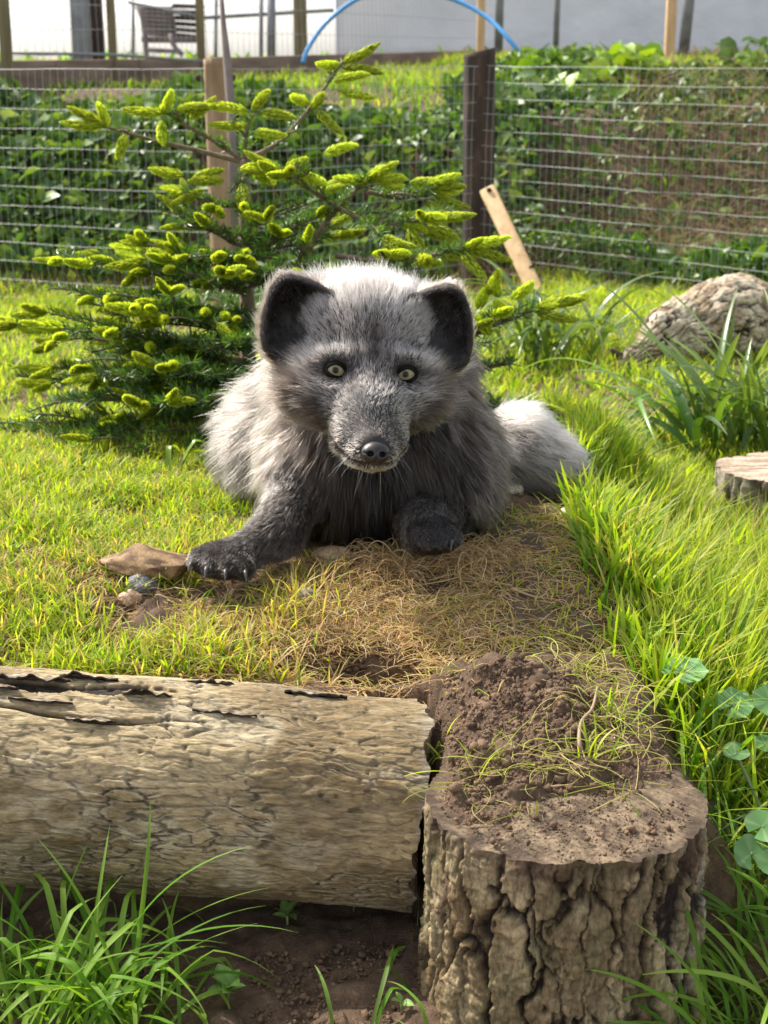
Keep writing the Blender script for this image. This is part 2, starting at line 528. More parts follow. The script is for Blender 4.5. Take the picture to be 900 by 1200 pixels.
cc = lerp((0.20, 0.14, 0.09), (0.36, 0.27, 0.18), 0.5 + 0.5 * np.sin(rr * 900 + 3 * fbm(v * 20, 3, 2)))
obj('cut_face', mesh_np('cut_face', v, f[:, ::-1], cc), M['cut'], logroot)
# lifted bark flakes
def bark_flake(uc, ac, du, da, lift_h, seed):
    n, m = 22, 9
    a, b = np.meshgrid(np.linspace(-1, 1, n), np.linspace(0, 1, m), indexing='ij')
    a, b = a.ravel(), b.ravel()
    e = 1 + 0.35 * vnoise(np.stack([a * 5, np.zeros_like(a), np.full_like(a, seed)], -1), seed)
    wid = da * e * (1 - 0.75 * np.abs(a) ** 3)
    uu = uc + a * du
    tt = ac + (b - 0.5) * wid
    r = LOG_R + 0.002 + lift_h * b ** 1.6 * (1 - 0.6 * np.abs(a) ** 2) * (1 + 0.5 * vnoise(np.stack([a * 4, b * 2, np.full_like(a, seed + 3.3)], -1), seed)) + 0.0012 * fbm(np.stack([a * 6, b * 6, a * 0 + seed], -1), seed)
    p = uu[:, None] * ax + (np.cos(tt) * r)[:, None] * ly + (np.sin(tt) * r)[:, None] * lz
    p2 = uu[:, None] * ax + (np.cos(tt) * (r - 0.0022))[:, None] * ly + (np.sin(tt) * (r - 0.0022))[:, None] * lz
    k = n * m
    f = grid_faces(n, m)
    edge = []
    idx = np.arange(k).reshape(n, m)
    for line in (idx[0], idx[-1], idx[:, 0], idx[:, -1]):
        for s, t in zip(line[:-1], line[1:]): edge.append((s, t, t + k, s + k))
    c = lerp((0.16, 0.115, 0.075), (0.40, 0.33, 0.24), sstep(-0.6, 0.6, fbm(np.stack([a * 5, b * 5, a * 0 + seed], -1), seed + 5)))
    c = lerp(c, (0.05, 0.035, 0.025), 0.8 * sstep(0.8, 1, b) )
    return obj('bark_flake', mesh_np('bark_flake', np.concatenate([p, p2]), np.concatenate([f, f[:, ::-1] + k, np.array(edge)]), np.concatenate([c, c * 0.25])), M['bark'], logroot)
for k, (uc, ac, du, da, lh) in enumerate([(0.285, 94, 0.035, 0.14, 0.007), (0.335, 88, 0.028, 0.10, 0.006), (0.395, 101, 0.024, 0.14, 0.009), (0.30, 112, 0.03, 0.07, 0.004), (0.45, 82, 0.024, 0.08, 0.006), (0.255, 104, 0.02, 0.08, 0.005), (0.35, 122, 0.024, 0.05, 0.004), (0.47, 110, 0.03, 0.05, 0.003), (0.55, 84, 0.03, 0.06, 0.003)]):
    bark_flake(uc, R(ac), du, da, lh, k + 1)

# --- the stump in the front corner
stroot = empty('tree_stump', (ST_C[0], ST_C[1], 0), 'thick upright stump with deeply furrowed bark and soil spilled on its cut top', 'stump')
nz_, nt_ = 150, 620
Z, T = np.meshgrid(np.linspace(-0.05, ST_TOP, nz_), np.linspace(0, 2 * math.pi, nt_, endpoint=False), indexing='ij')
z, th = Z.ravel(), T.ravel()
s3 = np.stack([np.cos(th) * ST_R, np.sin(th) * ST_R, z], -1)
wp = s3 + 0.01 * np.stack([fbm(s3 * 14, 1, 3), fbm(s3 * 14, 2, 3), 0 * z], -1)
NC = 26
av = np.mod(th, 2 * math.pi) / (2 * math.pi) * NC + 0.42 * fbm(s3 * np.array((34, 34, 22)), 203, 4, 0.6)
bv_ = z / 0.13 + 0.2 * fbm(s3 * 30, 205, 3) + 3.0 * vnoise(np.stack([np.floor(av), 0 * av, 0 * av], -1), 9)
_, ve, vid = voronoi2(av, bv_, 600, NC)
_, ve2, vid2 = voronoi2(np.mod(th, 2 * math.pi) / (2 * math.pi) * 90 + 0.3 * fbm(s3 * 80, 206, 2), z / 0.016 + 0.3 * fbm(s3 * 90, 208, 2), 620, 90)
f1 = fbm(wp * np.array((40, 40, 4.2)), 201, 3, 0.62)
f2 = fbm(wp * np.array((95, 95, 16)), 211, 3, 0.6)
fw_ = 0.10 + 0.20 * fbm(s3 * np.array((16, 16, 12)), 207, 2)
g1 = sstep(fw_ + 0.12, fw_ - 0.12, ve)
g2 = sstep(0.2, 0.02, ve2) * 0.55
cross = np.exp(-(vnoise(wp * np.array((18, 18, 30)), 221) / 0.04) ** 2) * 0.3
topfray = sstep(ST_TOP - 0.035 - 0.02 * fbm(s3 * 20, 5, 2), ST_TOP - 0.006, z)
tr_ = vnoise(wp * np.array((48, 48, 10)), 233) * 2.5 + 0.5 * fbm(wp * 90, 235, 2)
plate = (np.floor(tr_) + sstep(0.35, 0.65, tr_ - np.floor(tr_))) * 0.42 + 0.35 * fbm(wp * np.array((60, 60, 30)), 231, 4)
shape = ST_R * (1 + 0.045 * np.cos(2 * th + 0.6) + 0.022 * np.cos(3 * th + 1.2)) + 0.008 * sstep(0.1, -0.05, z)
rad = shape + 0.005 * (vid - 0.5) + 0.0016 * (vid2 - 0.5) - 0.004 * sstep(0.3, 0.0, ve) * (1 - g1) + 0.002 * fbm(wp * np.array((40, 40, 18)), 231, 4) - 0.0085 * g1 * (1 - 0.5 * topfray) - 0.0012 * g2 - 0.002 * cross
rad = rad * (1 - sstep(ST_TOP - 0.01, ST_TOP, z)) + (shape - 0.001 + 0.55 * (rad - shape)) * sstep(ST_TOP - 0.01, ST_TOP, z)
rad = rad + topfray * 0.003 * (fbm(s3 * 60, 241, 3) - 0.3) + 0.0009 * fbm(s3 * np.array((60, 60, 260)), 243, 3)
ztop = z + 0.004 * np.sin(th + 0.4) * (z / ST_TOP) + 0.0025 * fbm(s3 * 50, 249, 2) * (z > ST_TOP - 0.01)
pos = np.stack([np.cos(th) * rad, np.sin(th) * rad, ztop], -1)
tone = sstep(-0.7, 0.7, fbm(s3 * np.array((22, 22, 9)), 251, 4))
col = lerp((0.17, 0.115, 0.055), (0.40, 0.315, 0.18), tone) * (0.75 + 0.5 * vid + 0.25 * (vid2 - 0.5))[:, None]
col = lerp(col, (0.24, 0.21, 0.105), 0.6 * sstep(0.0, 0.7, fbm(s3 * 18, 261, 3)))
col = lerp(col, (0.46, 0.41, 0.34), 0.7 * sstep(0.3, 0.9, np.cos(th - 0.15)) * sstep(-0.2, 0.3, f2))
col = lerp(col, (0.022, 0.014, 0.010), np.clip(g1 * 1.0 + g2 * 0.5 + cross * 0.5, 0, 1))
col = lerp(col, (0.085, 0.05, 0.032), np.clip(topfray * (0.6 + 0.5 * fbm(s3 * 30, 271, 2)), 0, 0.9))
M['stumpbark'] = attr_mat('stump_bark', 0.88, 230, 0.42, 1.45, 1.0, 0.003, (1, 1, 0.45))
obj('bark', mesh_np('bark', pos, grid_faces(nz_, nt_, True), col), M['stumpbark'], stroot)
rimp = pos[-nt_:]
ctr = np.array((0, 0, ST_TOP))
v, f = disc(rimp, ctr, 50, None, None)
rr = np.linalg.norm(v[:, :2], axis=1)
saw = v[:, 0] * 0.72 + v[:, 1] * 0.69
sawn = fbm(np.stack([saw * 640, (v[:, 0] - v[:, 1]) * 9, 0 * rr], -1), 281, 3, 0.6) * 0.7
v[:, 2] += np.where(rr < ST_R * 0.9, 0.0005 * sawn + 0.0012 * fbm(v * 30, 283, 2), 0)
cc = lerp((0.065, 0.043, 0.027), (0.22, 0.16, 0.10), sstep(-0.8, 0.9, 0.6 * sawn + 0.8 * fbm(v * 60, 285, 4) + 0.10 * np.sin(rr * 900 + 4 * fbm(v * 25, 289, 2))))
cc = lerp(cc, (0.055, 0.037, 0.022), 0.7 * sstep(0.93, 0.99, rr / ST_R) + 0.5 * sstep(0.5, 0.8, fbm(v * 110, 291, 2)))
cc = lerp(cc, (0.085, 0.045, 0.03), 0.45 * sstep(0.0, 0.7, fbm(v * 14, 287, 3)) )
obj('cut_top', mesh_np('cut_top', v, f, cc), M['cut'], stroot)

# --- soil spilled over the stump
hx = np.linspace(0.035, 0.285, 210); hy = np.linspace(1.06, 1.46, 300)
HX, HY = np.meshgrid(hx, hy, indexing='ij'); x, y = HX.ravel(), HY.ravel()
rs = np.hypot(x - ST_C[0], y - ST_C[1])
edge = 1.135 + 0.014 * fbm(xy0(x, y, 40), 301, 3) + 0.02 * np.sin((x - 0.1) * 22) - 0.02 * sstep(0.2, 0.1, x) + 0.05 * sstep(0.2, 0.26, x)
cov = sstep(0, 0.03, y - edge) 
hh = ST_TOP - 0.004 + cov * (0.010 + 0.044 * np.exp(-(((x - 0.135) / 0.075) ** 2 + ((y - 1.315) / 0.085) ** 2)) + 0.012 * np.exp(-(((x - 0.15) / 0.08) ** 2 + ((y - 1.21) / 0.05) ** 2)))
pn = xy0(x, y)
hh += cov * (0.007 * fbm(pn * 34, 311, 5, 0.6) + 0.006 * (1 - np.abs(fbm(pn * 22, 313, 3))) * sstep(1.2, 1.3, y) - 0.003)
side = sstep(0.0, 0.025, x - 0.035) * sstep(0.0, 0.035, 0.285 - x) * sstep(0, 0.04, 1.46 - y)
outside = sstep(ST_R * 0.9, ST_R * 1.12, rs) * (y < 1.2)
hh = hh - 0.06 * (1 - side) - 0.08 * outside
keep = ((y - edge) > -0.004) & (outside < 0.6)
F = grid_faces(len(hx), len(hy))
F = F[keep[F].all(1)]
used, inv = np.unique(F, return_inverse=True)
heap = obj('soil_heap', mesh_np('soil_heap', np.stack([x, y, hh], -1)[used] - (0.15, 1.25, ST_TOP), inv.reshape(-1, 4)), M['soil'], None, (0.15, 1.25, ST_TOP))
tag(heap, 'heap of dark crumbly soil piled over the back of the furrowed stump', 'soil')
def heap_z(xx, yy):
    """height of the spilled soil or of the terrain"""
    xx = np.asarray(xx, float); yy = np.asarray(yy, float)
    i = np.clip(np.round((xx - hx[0]) / (hx[1] - hx[0])).astype(int), 0, len(hx) - 1)
    j = np.clip(np.round((yy - hy[0]) / (hy[1] - hy[0])).astype(int), 0, len(hy) - 1)
    inb = (xx > hx[0]) & (xx < hx[-1]) & (yy > hy[0]) & (yy < hy[-1]) & keep[i * len(hy) + j]
    return np.where(inb, np.maximum(hh[i * len(hy) + j], terrain(xx, yy)), terrain(xx, yy))

# --- small stump on the right, grey cut block
def small_stump(name, c, r, h, label):
    root = empty(name, (c[0], c[1], tz(*c) - 0.02), label, 'stump')
    n, m = 60, 160
    Zs, Ts = np.meshgrid(np.linspace(0, h, n), np.linspace(0, 2 * math.pi, m, endpoint=False), indexing='ij')
    zz, tt = Zs.ravel(), Ts.ravel()
    s = np.stack([np.cos(tt) * r, np.sin(tt) * r, zz], -1)
    f1 = fbm(s * np.array((40, 40, 9)), 401, 3)
    g = np.exp(-(f1 / 0.12) ** 2)
    rad = r * (1 + 0.05 * np.cos(2 * tt + 1) + 0.05 * np.cos(4 * tt + 0.4) + 0.03 * np.cos(7 * tt)) + 0.004 * fbm(s * 30, 403, 3) - 0.008 * g
    pos = np.stack([np.cos(tt) * rad, np.sin(tt) * rad, zz], -1)
    c_ = lerp((0.17, 0.13, 0.09), (0.42, 0.37, 0.29), sstep(-0.6, 0.6, fbm(s * 25, 405, 4)))
    c_ = lerp(c_, (0.03, 0.022, 0.018), g)
    obj('bark', mesh_np('bark', pos, grid_faces(n, m, True), c_), M['gnarl'], root)
    v, f = disc(pos[-m:], np.array((0, 0, h)), 30, None, None)
    sn = fbm(v * np.array((25, 120, 1)), 407, 4)
    v[:, 2] += 0.0012 * sn
    obj('cut_top', mesh_np('cut_top', v, f, lerp((0.27, 0.2, 0.14), (0.48, 0.39, 0.29), sstep(-0.6, 0.6, sn))), M['cut'], root)
    return root
c = PG(930, 560, 0.185)
small_stump('tree_stump', (c[0], c[1]), 0.112, 0.20 - tz(c[0], c[1]) + 0.02, 'low grey stump with smooth sawn top half hidden in tall grass')

# --- gnarled log lying near the fence
g0 = P(745, 425, 3.50); g1_ = P(860, 385, 3.60); g2_ = P(960, 385, 3.65)
root = empty('driftwood_log', (g0[0], g0[1], tz(g0[0], g0[1])), 'gnarled crooked log with pale cracked bark lying on the grass by the fence', 'log')
ctrl = np.array([P(724, 430, 3.44), P(752, 414, 3.47), P(782, 393, 3.52), P(812, 382, 3.56), P(850, 375, 3.6), P(895, 384, 3.64), P(950, 386, 3.68), P(1010, 390, 3.7)])
crad = np.array((0.020, 0.040, 0.058, 0.072, 0.10, 0.095, 0.09, 0.08))
n, m = 220, 200
tt = np.linspace(0, len(ctrl) - 1, n)
def catmull(p, t):
    p = np.asarray(p, float)
    if p.ndim == 1: p = p[:, None]
    i = np.clip(np.floor(t).astype(int), 0, len(p) - 2); f = (t - i)[:, None]
    p0 = p[np.clip(i - 1, 0, len(p) - 1)]; p1 = p[i]; p2 = p[i + 1]; p3 = p[np.clip(i + 2, 0, len(p) - 1)]
    return 0.5 * (2 * p1 + (p2 - p0) * f + (2 * p0 - 5 * p1 + 4 * p2 - p3) * f ** 2 + (3 * p1 - p0 - 3 * p2 + p3) * f ** 3)
cl = catmull(ctrl, tt); cr = catmull(crad, tt)[:, 0]
tg = np.gradient(cl, axis=0); tg /= np.linalg.norm(tg, axis=1)[:, None]
sa = np.cross(tg, (0, 0, 1.0)); sa /= np.linalg.norm(sa, axis=1)[:, None]
sb = np.cross(sa, tg)
T = np.linspace(0, 2 * math.pi, m, endpoint=False)
dirs = np.cos(T)[None, :, None] * sa[:, None] + np.sin(T)[None, :, None] * sb[:, None]
base = (cl[:, None] + cr[:, None, None] * dirs).reshape(-1, 3)
dirs = dirs.reshape(-1, 3)
w = base + 0.02 * np.stack([fbm(base * 12, k, 2) for k in (1, 2, 3)], -1)
sl_ = np.repeat(np.concatenate([[0], np.cumsum(np.linalg.norm(np.diff(cl, axis=0), axis=1))]), m)
tl_ = np.tile(T, n)
wob = fbm(w * 16, 429, 3)
_, ve, vid = voronoi2(tl_ / (2 * math.pi) * 17 + 0.9 * wob, sl_ / 0.16 + 0.6 * wob, 640, 17)
_, ve2, vid2 = voronoi2(tl_ / (2 * math.pi) * 44 + 0.8 * wob, sl_ / 0.05 + 0.4 * wob, 650, 44)
f1 = vid - 0.5
g = sstep(0.20, 0.02, ve + 0.12 * fbm(base * 60, 431, 2)) * (0.6 + 0.4 * sstep(-0.3, 0.4, fbm(base * 14, 433, 2))); gs = 0.5 * sstep(0.2, 0.03, ve2)
pos = base + dirs * (0.016 * fbm(base * np.array((7, 7, 12)), 423, 3) + 0.004 * f1 + 0.004 * fbm(base * 50, 435, 3) - 0.009 * g - 0.004 * gs)[:, None]
c_ = lerp((0.34, 0.25, 0.155), (0.62, 0.53, 0.39), sstep(-0.6, 0.6, fbm(base * 24, 427, 4)))
c_ = lerp(c_, (0.045, 0.03, 0.02), np.clip(g * 1.1 + gs * 1.2, 0, 1))
o = obj('bark', mesh_np('bark', pos - np.array(root.location), grid_faces(n, m, True)[:, ::-1], c_), M['gnarl'], root)
mb = MB()
mb.tube(np.array([P(735, 424, 3.46), P(722, 416, 3.45), P(716, 409, 3.44)]), (0.016, 0.011, 0.004), 8)
mb.build('broken_twig', M['darkpost'], root)

# ------------------------------------------------------------------ stones
def stone(px, py, wpx, hpx, colA, colB, label, seed, depth=None, name='pebble', cat='stone', shape=None, rot=0.0, sink=0.25, flat=1.0, group=None):
    zt = 0.235
    for _ in range(6):
        p = PG(px, py, zt); zt = float(heap_z([p[0]], [p[1]])[0])
    d = p[1] * cP + (CAM_H - zt) * sP
    mpp = d / FPX
    sx, sz = wpx * mpp / 2, hpx * mpp / 2
    sy = depth if depth else (sx + sz) / 2
    bm = bmesh.new()
    bmesh.ops.create_icosphere(bm, subdivisions=4, radius=1)
    v = np.array([q.co for q in bm.verts])
    f = np.array([[q.index for q in fc.verts] for fc in bm.faces]); bm.free()
    dirn = v.copy()
    k = 1 + 0.16 * fbm(dirn * 1.3, seed, 3) + 0.02 * fbm(dirn * 7, seed + 4, 3)
    v = v * k[:, None]
    if shape is not None:
        rk = np.random.default_rng(seed)
        for _ in range(16):
            pn_ = rk.normal(0, 1, 3) * (1, 1, 1.3); pn_ /= np.linalg.norm(pn_); off_ = rk.uniform(0.62, 0.88)
            ex_ = np.maximum(v @ pn_ - off_, 0); v = v - ex_[:, None] * pn_
        v = v * (1 + 0.012 * fbm(dirn * 9, seed + 40, 3))[:, None]
        v = shape(v * 1.18)
    v = v * (sx, sy, sz) @ rotz(rot).T
    cN = sstep(-0.6, 0.6, fbm(dirn * 3.6, seed + 9, 5, 0.65))
    o = obj(name, mesh_np(name, v, f, lerp(colA, colB, cN)), M['stone'], None, (p[0], p[1] + sy * 0.6, zt + sz * (1 - sink)))
    tag(o, label, cat, group)
    return o
M['stone'] = attr_mat('stone', 0.75, 330, 0.55, 1.35, 0.6, 0.0015, spec=0.3)
def wedge(v):
    # low slab rising to a peak left of the middle
    x = v[:, 0]
    hgt = np.interp(x, (-1.2, -0.9, -0.25, 0.1, 1.0, 1.25), (0.45, 0.55, 1.15, 0.85, 0.35, 0.2))
    v = v.copy(); v[:, 2] = np.where(v[:, 2] > 0, v[:, 2] * hgt, v[:, 2] * 0.9)
    v[:, 1] *= 0.8
    return v
stone(172, 690, 112, 46, (0.085, 0.045, 0.022), (0.34, 0.215, 0.11), 'angular brown slab of rock beside the outstretched paw', 11, 0.035, 'rock', shape=wedge, rot=-0.12, sink=-0.15)
stone(166, 699, 38, 26, (0.10, 0.105, 0.11), (0.22, 0.225, 0.23), 'smooth dark grey pebble leaning on the brown rock', 21, sink=0.1)
stone(151, 711, 28, 18, (0.40, 0.24, 0.15), (0.56, 0.40, 0.27), 'small round tan pebble beside the dark grey pebble', 31, sink=0.1)
stone(388, 664, 46, 24, (0.34, 0.22, 0.12), (0.50, 0.36, 0.22), 'flat sandy stone lying in dry grass below the fox', 41, sink=0.2)
stone(357, 752, 26, 17, (0.22, 0.19, 0.15), (0.36, 0.31, 0.25), 'grey brown pebble in the dry grass behind the log', 51, sink=0.2)
stone(250, 783, 20, 16, (0.5, 0.42, 0.32), (0.65, 0.57, 0.45), 'pale cream pebble at the back edge of the log', 61, sink=0.1)
stone(55, 775, 44, 12, (0.32, 0.2, 0.11), (0.45, 0.31, 0.19), 'flat brown stone sliver on top of the log', 71, 0.01, sink=-0.3)
stone(600, 582, 28, 15, (0.55, 0.46, 0.36), (0.68, 0.6, 0.5), 'pale pebble tucked under the light grey tail', 81, sink=0.1)
stone(664, 606, 18, 10, (0.5, 0.45, 0.36), (0.66, 0.6, 0.5), 'tiny pale pebble on bare soil below the tail tip', 91, sink=0.1)
stone(549, 948, 18, 10, (0.40, 0.22, 0.14), (0.58, 0.40, 0.29), 'tiny pinkish pebble on the sawn top of the stump', 95, sink=0.0)
stone(560, 655, 16, 9, (0.36, 0.25, 0.16), (0.5, 0.38, 0.26), 'small tan pebble in soil right of the paw', 97, sink=0.2)

# ------------------------------------------------------------------ wire fence
def pxd(px, d, z):
    """ground-plan point at pixel column px and depth d (height z)"""
    Y = (d - (CAM_H - z) * sP) / cP
    return np.array(((px - 450) / FPX * d, Y))
FZ = 0.42
fpts = [pxd(-420, 5.17, FZ), pxd(257, 4.35, FZ), pxd(561, 4.95, FZ), pxd(1060, 3.95, FZ)]
fence = empty('wire_fence', (*fpts[2], tz(*fpts[2])), 'galvanised wire mesh fence with dark post and pale diagonal brace', 'fence')
def wire_panel(a, b, z_top_a, z_top_b, sx, sz, sag, seed, rad, gnd=True, zb=None):
    mb = MB()
    L = np.linalg.norm(b - a); n = int(L / sx)
    rows = 30
    ts = np.linspace(0, 1, 25)
    nrm = np.array((-(b - a)[1], (b - a)[0])) / L
    def top(t): return z_top_a + (z_top_b - z_top_a) * t - sag * 4 * t * (1 - t)
    def bot(t):
        p = a + (b - a) * np.asarray(t)[..., None]
        return terrain(np.atleast_1d(p[..., 0]), np.atleast_1d(p[..., 1])) - 0.01
    def bulge(t, z): return 0.014 * vnoise(np.stack([t * 5, z * 2.2, 0 * t + seed], -1), seed)
    r = 0
    while True:
        tt = ts
        z = top(tt) - r * sz + 0.002 * vnoise(np.stack([tt * 9, 0 * tt + r, 0 * tt], -1), seed)
        lo = bot(tt)
        if (z < lo).all() or (zb is not None and z.max() < zb): break
        bl = bulge(tt, z)
        p = a + (b - a) * tt[:, None] + nrm * bl[:, None]
        mb.tube(np.column_stack([p, z]), rad * (1.25 if r == 0 else 1), 4, cap=False)
        r += 1
    for k in range(n + 1):
        t = k / n
        zt = top(t); z0 = float(bot(np.array([t]))[0]) if zb is None else zb
        z = np.linspace(z0, zt, 7)
        tt = np.full(7, t)
        bl = bulge(tt, z) + 0.0015
        p = a + (b - a) * tt[:, None] + nrm * bl[:, None]
        mb.tube(np.column_stack([p, z]), rad * 0.9, 3, cap=False)
    return mb
for k, (za, zb_, sx, sz, sag) in enumerate([(0.81, 0.80, 0.0265, 0.058, 0.004), (0.80, 0.81, 0.0265, 0.058, 0.004), (0.81, 0.80, 0.0255, 0.0508, 0.004)]):
    o = wire_panel(fpts[k], fpts[k + 1], za, zb_, sx, sz, sag, 31 + k, 0.0009).build('wire_mesh', M['wire'], fence)
    o['kind'] = 'stuff'
def round_post(name, xy, r, ztop, mat, parent, slant=0.012, off=(0, 0)):
    zz = np.linspace(tz(*xy) - 0.05, ztop, 40)
    mb = MB()
    n = 28
    th = np.arange(n) * 2 * math.pi / n
    c = np.array(xy) + np.array(off)
    v = np.zeros((40, n, 3))
    for i, z in enumerate(zz):
        rr = r * (1 + 0.03 * np.sin(3 * th + z * 5)) + 0.0015 * np.sin(9 * th + 7 * z)
        v[i, :, 0] = c[0] + np.cos(th) * rr; v[i, :, 1] = c[1] + np.sin(th) * rr
        v[i, :, 2] = z + (slant * np.cos(th) if i == 39 else 0)
    v = np.concatenate([v.reshape(-1, 3), [[c[0], c[1], ztop]]])
    f4 = grid_faces(40, n, True)
    f3 = [(40 * n, 39 * n + k, 39 * n + (k + 1) % n) for k in range(n)]
    mb.add(v, f3, f4)
    return mb.build(name, mat, parent)
z57 = P(561, 60, 4.95)[2]
o = round_post('post', fpts[2], 0.052, z57, M['darkpost'], fence, 0.012, (0.0, 0.045))
o['label'] = 'dark weathered round fence post'
z67 = P(257, 68, 4.35)[2]
o = round_post('post', fpts[1], 0.034, z67, M['palepost'], fence, 0.004, (0, 0.03))
o['label'] = 'tan wooden fence post behind the fir'
for xy in (fpts[0], fpts[3]):
    round_post('post', xy, 0.04, 0.82, M['darkpost'], fence, 0.004, (0, 0.045))
# diagonal brace against the dark post
b0 = P(571, 222, 4.80); b1 = P(640, 368, 4.60)
d_ = b1 - b0; Lb = np.linalg.norm(d_); b1 = b0 + d_ / Lb * (Lb + 0.25)
mb = MB()
zax = (b1 - b0) / np.linalg.norm(b1 - b0)
xax = np.cross(zax, (0, 1.0, 0)); xax /= np.linalg.norm(xax); yax = np.cross(zax, xax)
mb.box((b0 + b1) / 2, (0.052, 0.035, np.linalg.norm(b1 - b0)), np.column_stack([xax, yax, zax]))
br = mb.build('brace', M['newwood'], fence, tuple(b0), False)
bevel(br, 0.006); br['label'] = 'pale sawn timber brace leaning on dark post'
for t in (0.02, 0.42):
    mb = MB()
    p = b0 + (b1 - b0) * (t if t > 0.1 else 0.0) + np.array((0.022 if t > 0.1 else 0.004, -0.03, 0.0))
    mb.tube(np.array([p, p + (0, 0.02, 0)]), 0.008, 8)
    mb.build('bolt', M['darkpost'], fence)
# insulator knobs on the tan post
for px in (233, 272):
    p = P(px, 91, 4.30)
    mb = MB(); mb.tube(np.array([p - (0, 0.02, 0), p, p + (0, 0.04, 0)]), (0.008, 0.012, 0.006), 8)
    mb.build('insulator', M['dark'] if 'dark' in M else M['darkpost'], fence)
# thin pale stake in front of the tan post
s0 = PG(276, 330, 0.1)
pts = np.array([P(277, 330, 4.2), P(271, 130, 4.2), P(266, 70, 4.2), P(262, 30, 4.2), P(258, -20, 4.2)])
mb = MB(); mb.tube(pts, (0.013, 0.013, 0.012, 0.008, 0.006), 8)
st = mb.build('stake', M['greystick'] if 'greystick' in M else M['benchwood'], None, (pts[0][0], pts[0][1], pts[0][2]))
tag(st, 'thin grey weathered stick standing in front of the tan fence post', 'stake')

# ------------------------------------------------------------------ beyond the bank
def upright(px, wpx, d, ytop, ybot, mat, name, label, cat, square=True, group=None, parent=None):
    a = P(px, ybot, d); b = P(px, ytop, d)
    w = wpx * d / FPX
    xy = (a[0], a[1])
    zb = min(a[2], tz(*xy)) - 0.05
    mb = MB()
    if square: mb.box((xy[0], xy[1], (zb + b[2]) / 2), (w, w, b[2] - zb))
    else: mb.tube(np.array([(xy[0], xy[1], zb), (xy[0], xy[1], b[2])]), w / 2, 12)
    o = mb.build(name, mat, parent, (xy[0], xy[1], zb) if parent is None else None, smooth=False)
    if square: bevel(o, w * 0.08)
    if parent is None: tag(o, label, cat, group)
    return o
# boards holding the yard edge : recede from near left to far right
e0 = pxd(-60, 5.9, 0.8); e1 = pxd(240, 8.0, 0.8); e2 = pxd(560, 12.4, 0.9); e3 = pxd(1000, 12.8, 0.95)
edging = empty('timber_edging', (*e0, tz(*e0)), 'brown timber boards edging the yard above the grassy bank', 'edging')
def board(a, b, za, zb_, h, t=0.04, name='board'):
    a3 = np.array((*a, za)); b3 = np.array((*b, zb_))
    xa = (b3 - a3); L = np.linalg.norm(xa); xa /= L
    ya = np.cross((0, 0, 1.0), xa); ya /= np.linalg.norm(ya); za_ = np.cross(xa, ya)
    mb = MB(); mb.box((a3 + b3) / 2 - (0, 0, h / 2), (L - 0.006, t, h), np.column_stack([xa, ya, za_]))
    o = mb.build(name, M['sleeper'], edging, smooth=False)
    return bevel(o, 0.006)
def zpx(py, d): return P(450, py, d)[2]
segs = [(e0, e1, zpx(72, 5.9), zpx(68, 8.0), 0.15), (e1, e2, zpx(68, 8.0), zpx(59, 12.4), 0.13), (e2, e3, zpx(59, 12.4), zpx(62, 12.8), 0.09)]
for a, b, za, zb_, h in segs:
    n = 3
    for k in range(n):
        p, q_ = a + (b - a) * k / n, a + (b - a) * (k + 1) / n
        z0, z1 = za + (zb_ - za) * k / n, za + (zb_ - za) * (k + 1) / n
        board(p, q_, z0, z1, h)
        board(p + 0.002 * k, q_ + 0.002 * k, z0 - h - 0.004, z1 - h - 0.004, 0.14)
yard = empty('yard_fence', (*e0, tz(*e0)), 'wire fence with olive timber posts above the board edging', 'fence')
for px, w, d in ((10, 12, 5.95), (134, 9, 7.1), (237, 9, 7.95), (353, 15, 9.4)):
    upright(px, w, d, -60, 100, M['greenpost'], 'post', None, None, parent=yard)
o = wire_panel(e0 + (0, 0.06), e1 + (0, 0.06), 1.5, 1.55, 0.06, 0.11, 0, 77, 0.0013, zb=0.8).build('wire_mesh', M['wire'], yard); o['kind'] = 'stuff'
o = wire_panel(e1 + (0, 0.06), e2 + (0, 0.06), 1.55, 1.6, 0.075, 0.14, 0, 78, 0.0014, zb=0.86).build('wire_mesh', M['wire'], yard); o['kind'] = 'stuff'
upright(98, 20, 7.6, -60, 90, M['steel'], 'grey_post', 'thick grey steel post with a dark post beside it at the yard edge', 'post')
upright(117, 13, 7.7, -60, 90, M['darkpost'], 'dark_post', 'dark timber post standing tight against the grey steel post', 'post')
# gate rails between the posts
gate = empty('yard_railing', (*pxd(260, 9.8, 0.9), 0.9), 'grey tube railing in front of the bright sky', 'railing')
mb = MB(); a = P(150, 2, 9.8); b = P(400, 14, 10.6); mb.tube(np.array([a, P(236, 21, 9.9), P(390, 12, 10.5)]), 0.013, 8); mb.build('rail', M['steel'], gate)
for px, w in ((156, 4), (253, 4), (306, 5), (318, 10)):
    p = P(px, -40, 10.0); q_ = P(px, 75, 10.0)
    mb = MB(); mb.tube(np.array([p, q_]), w * 10 / FPX / 2, 8); mb.build('upright', M['steel'], gate)
mb = MB(); mb.tube(np.array([P(0, 62, 6.6), P(130, 64, 6.8), P(240, 72, 7.4)]), 0.008, 6); mb.build('lower_rail', M['steel'], gate)
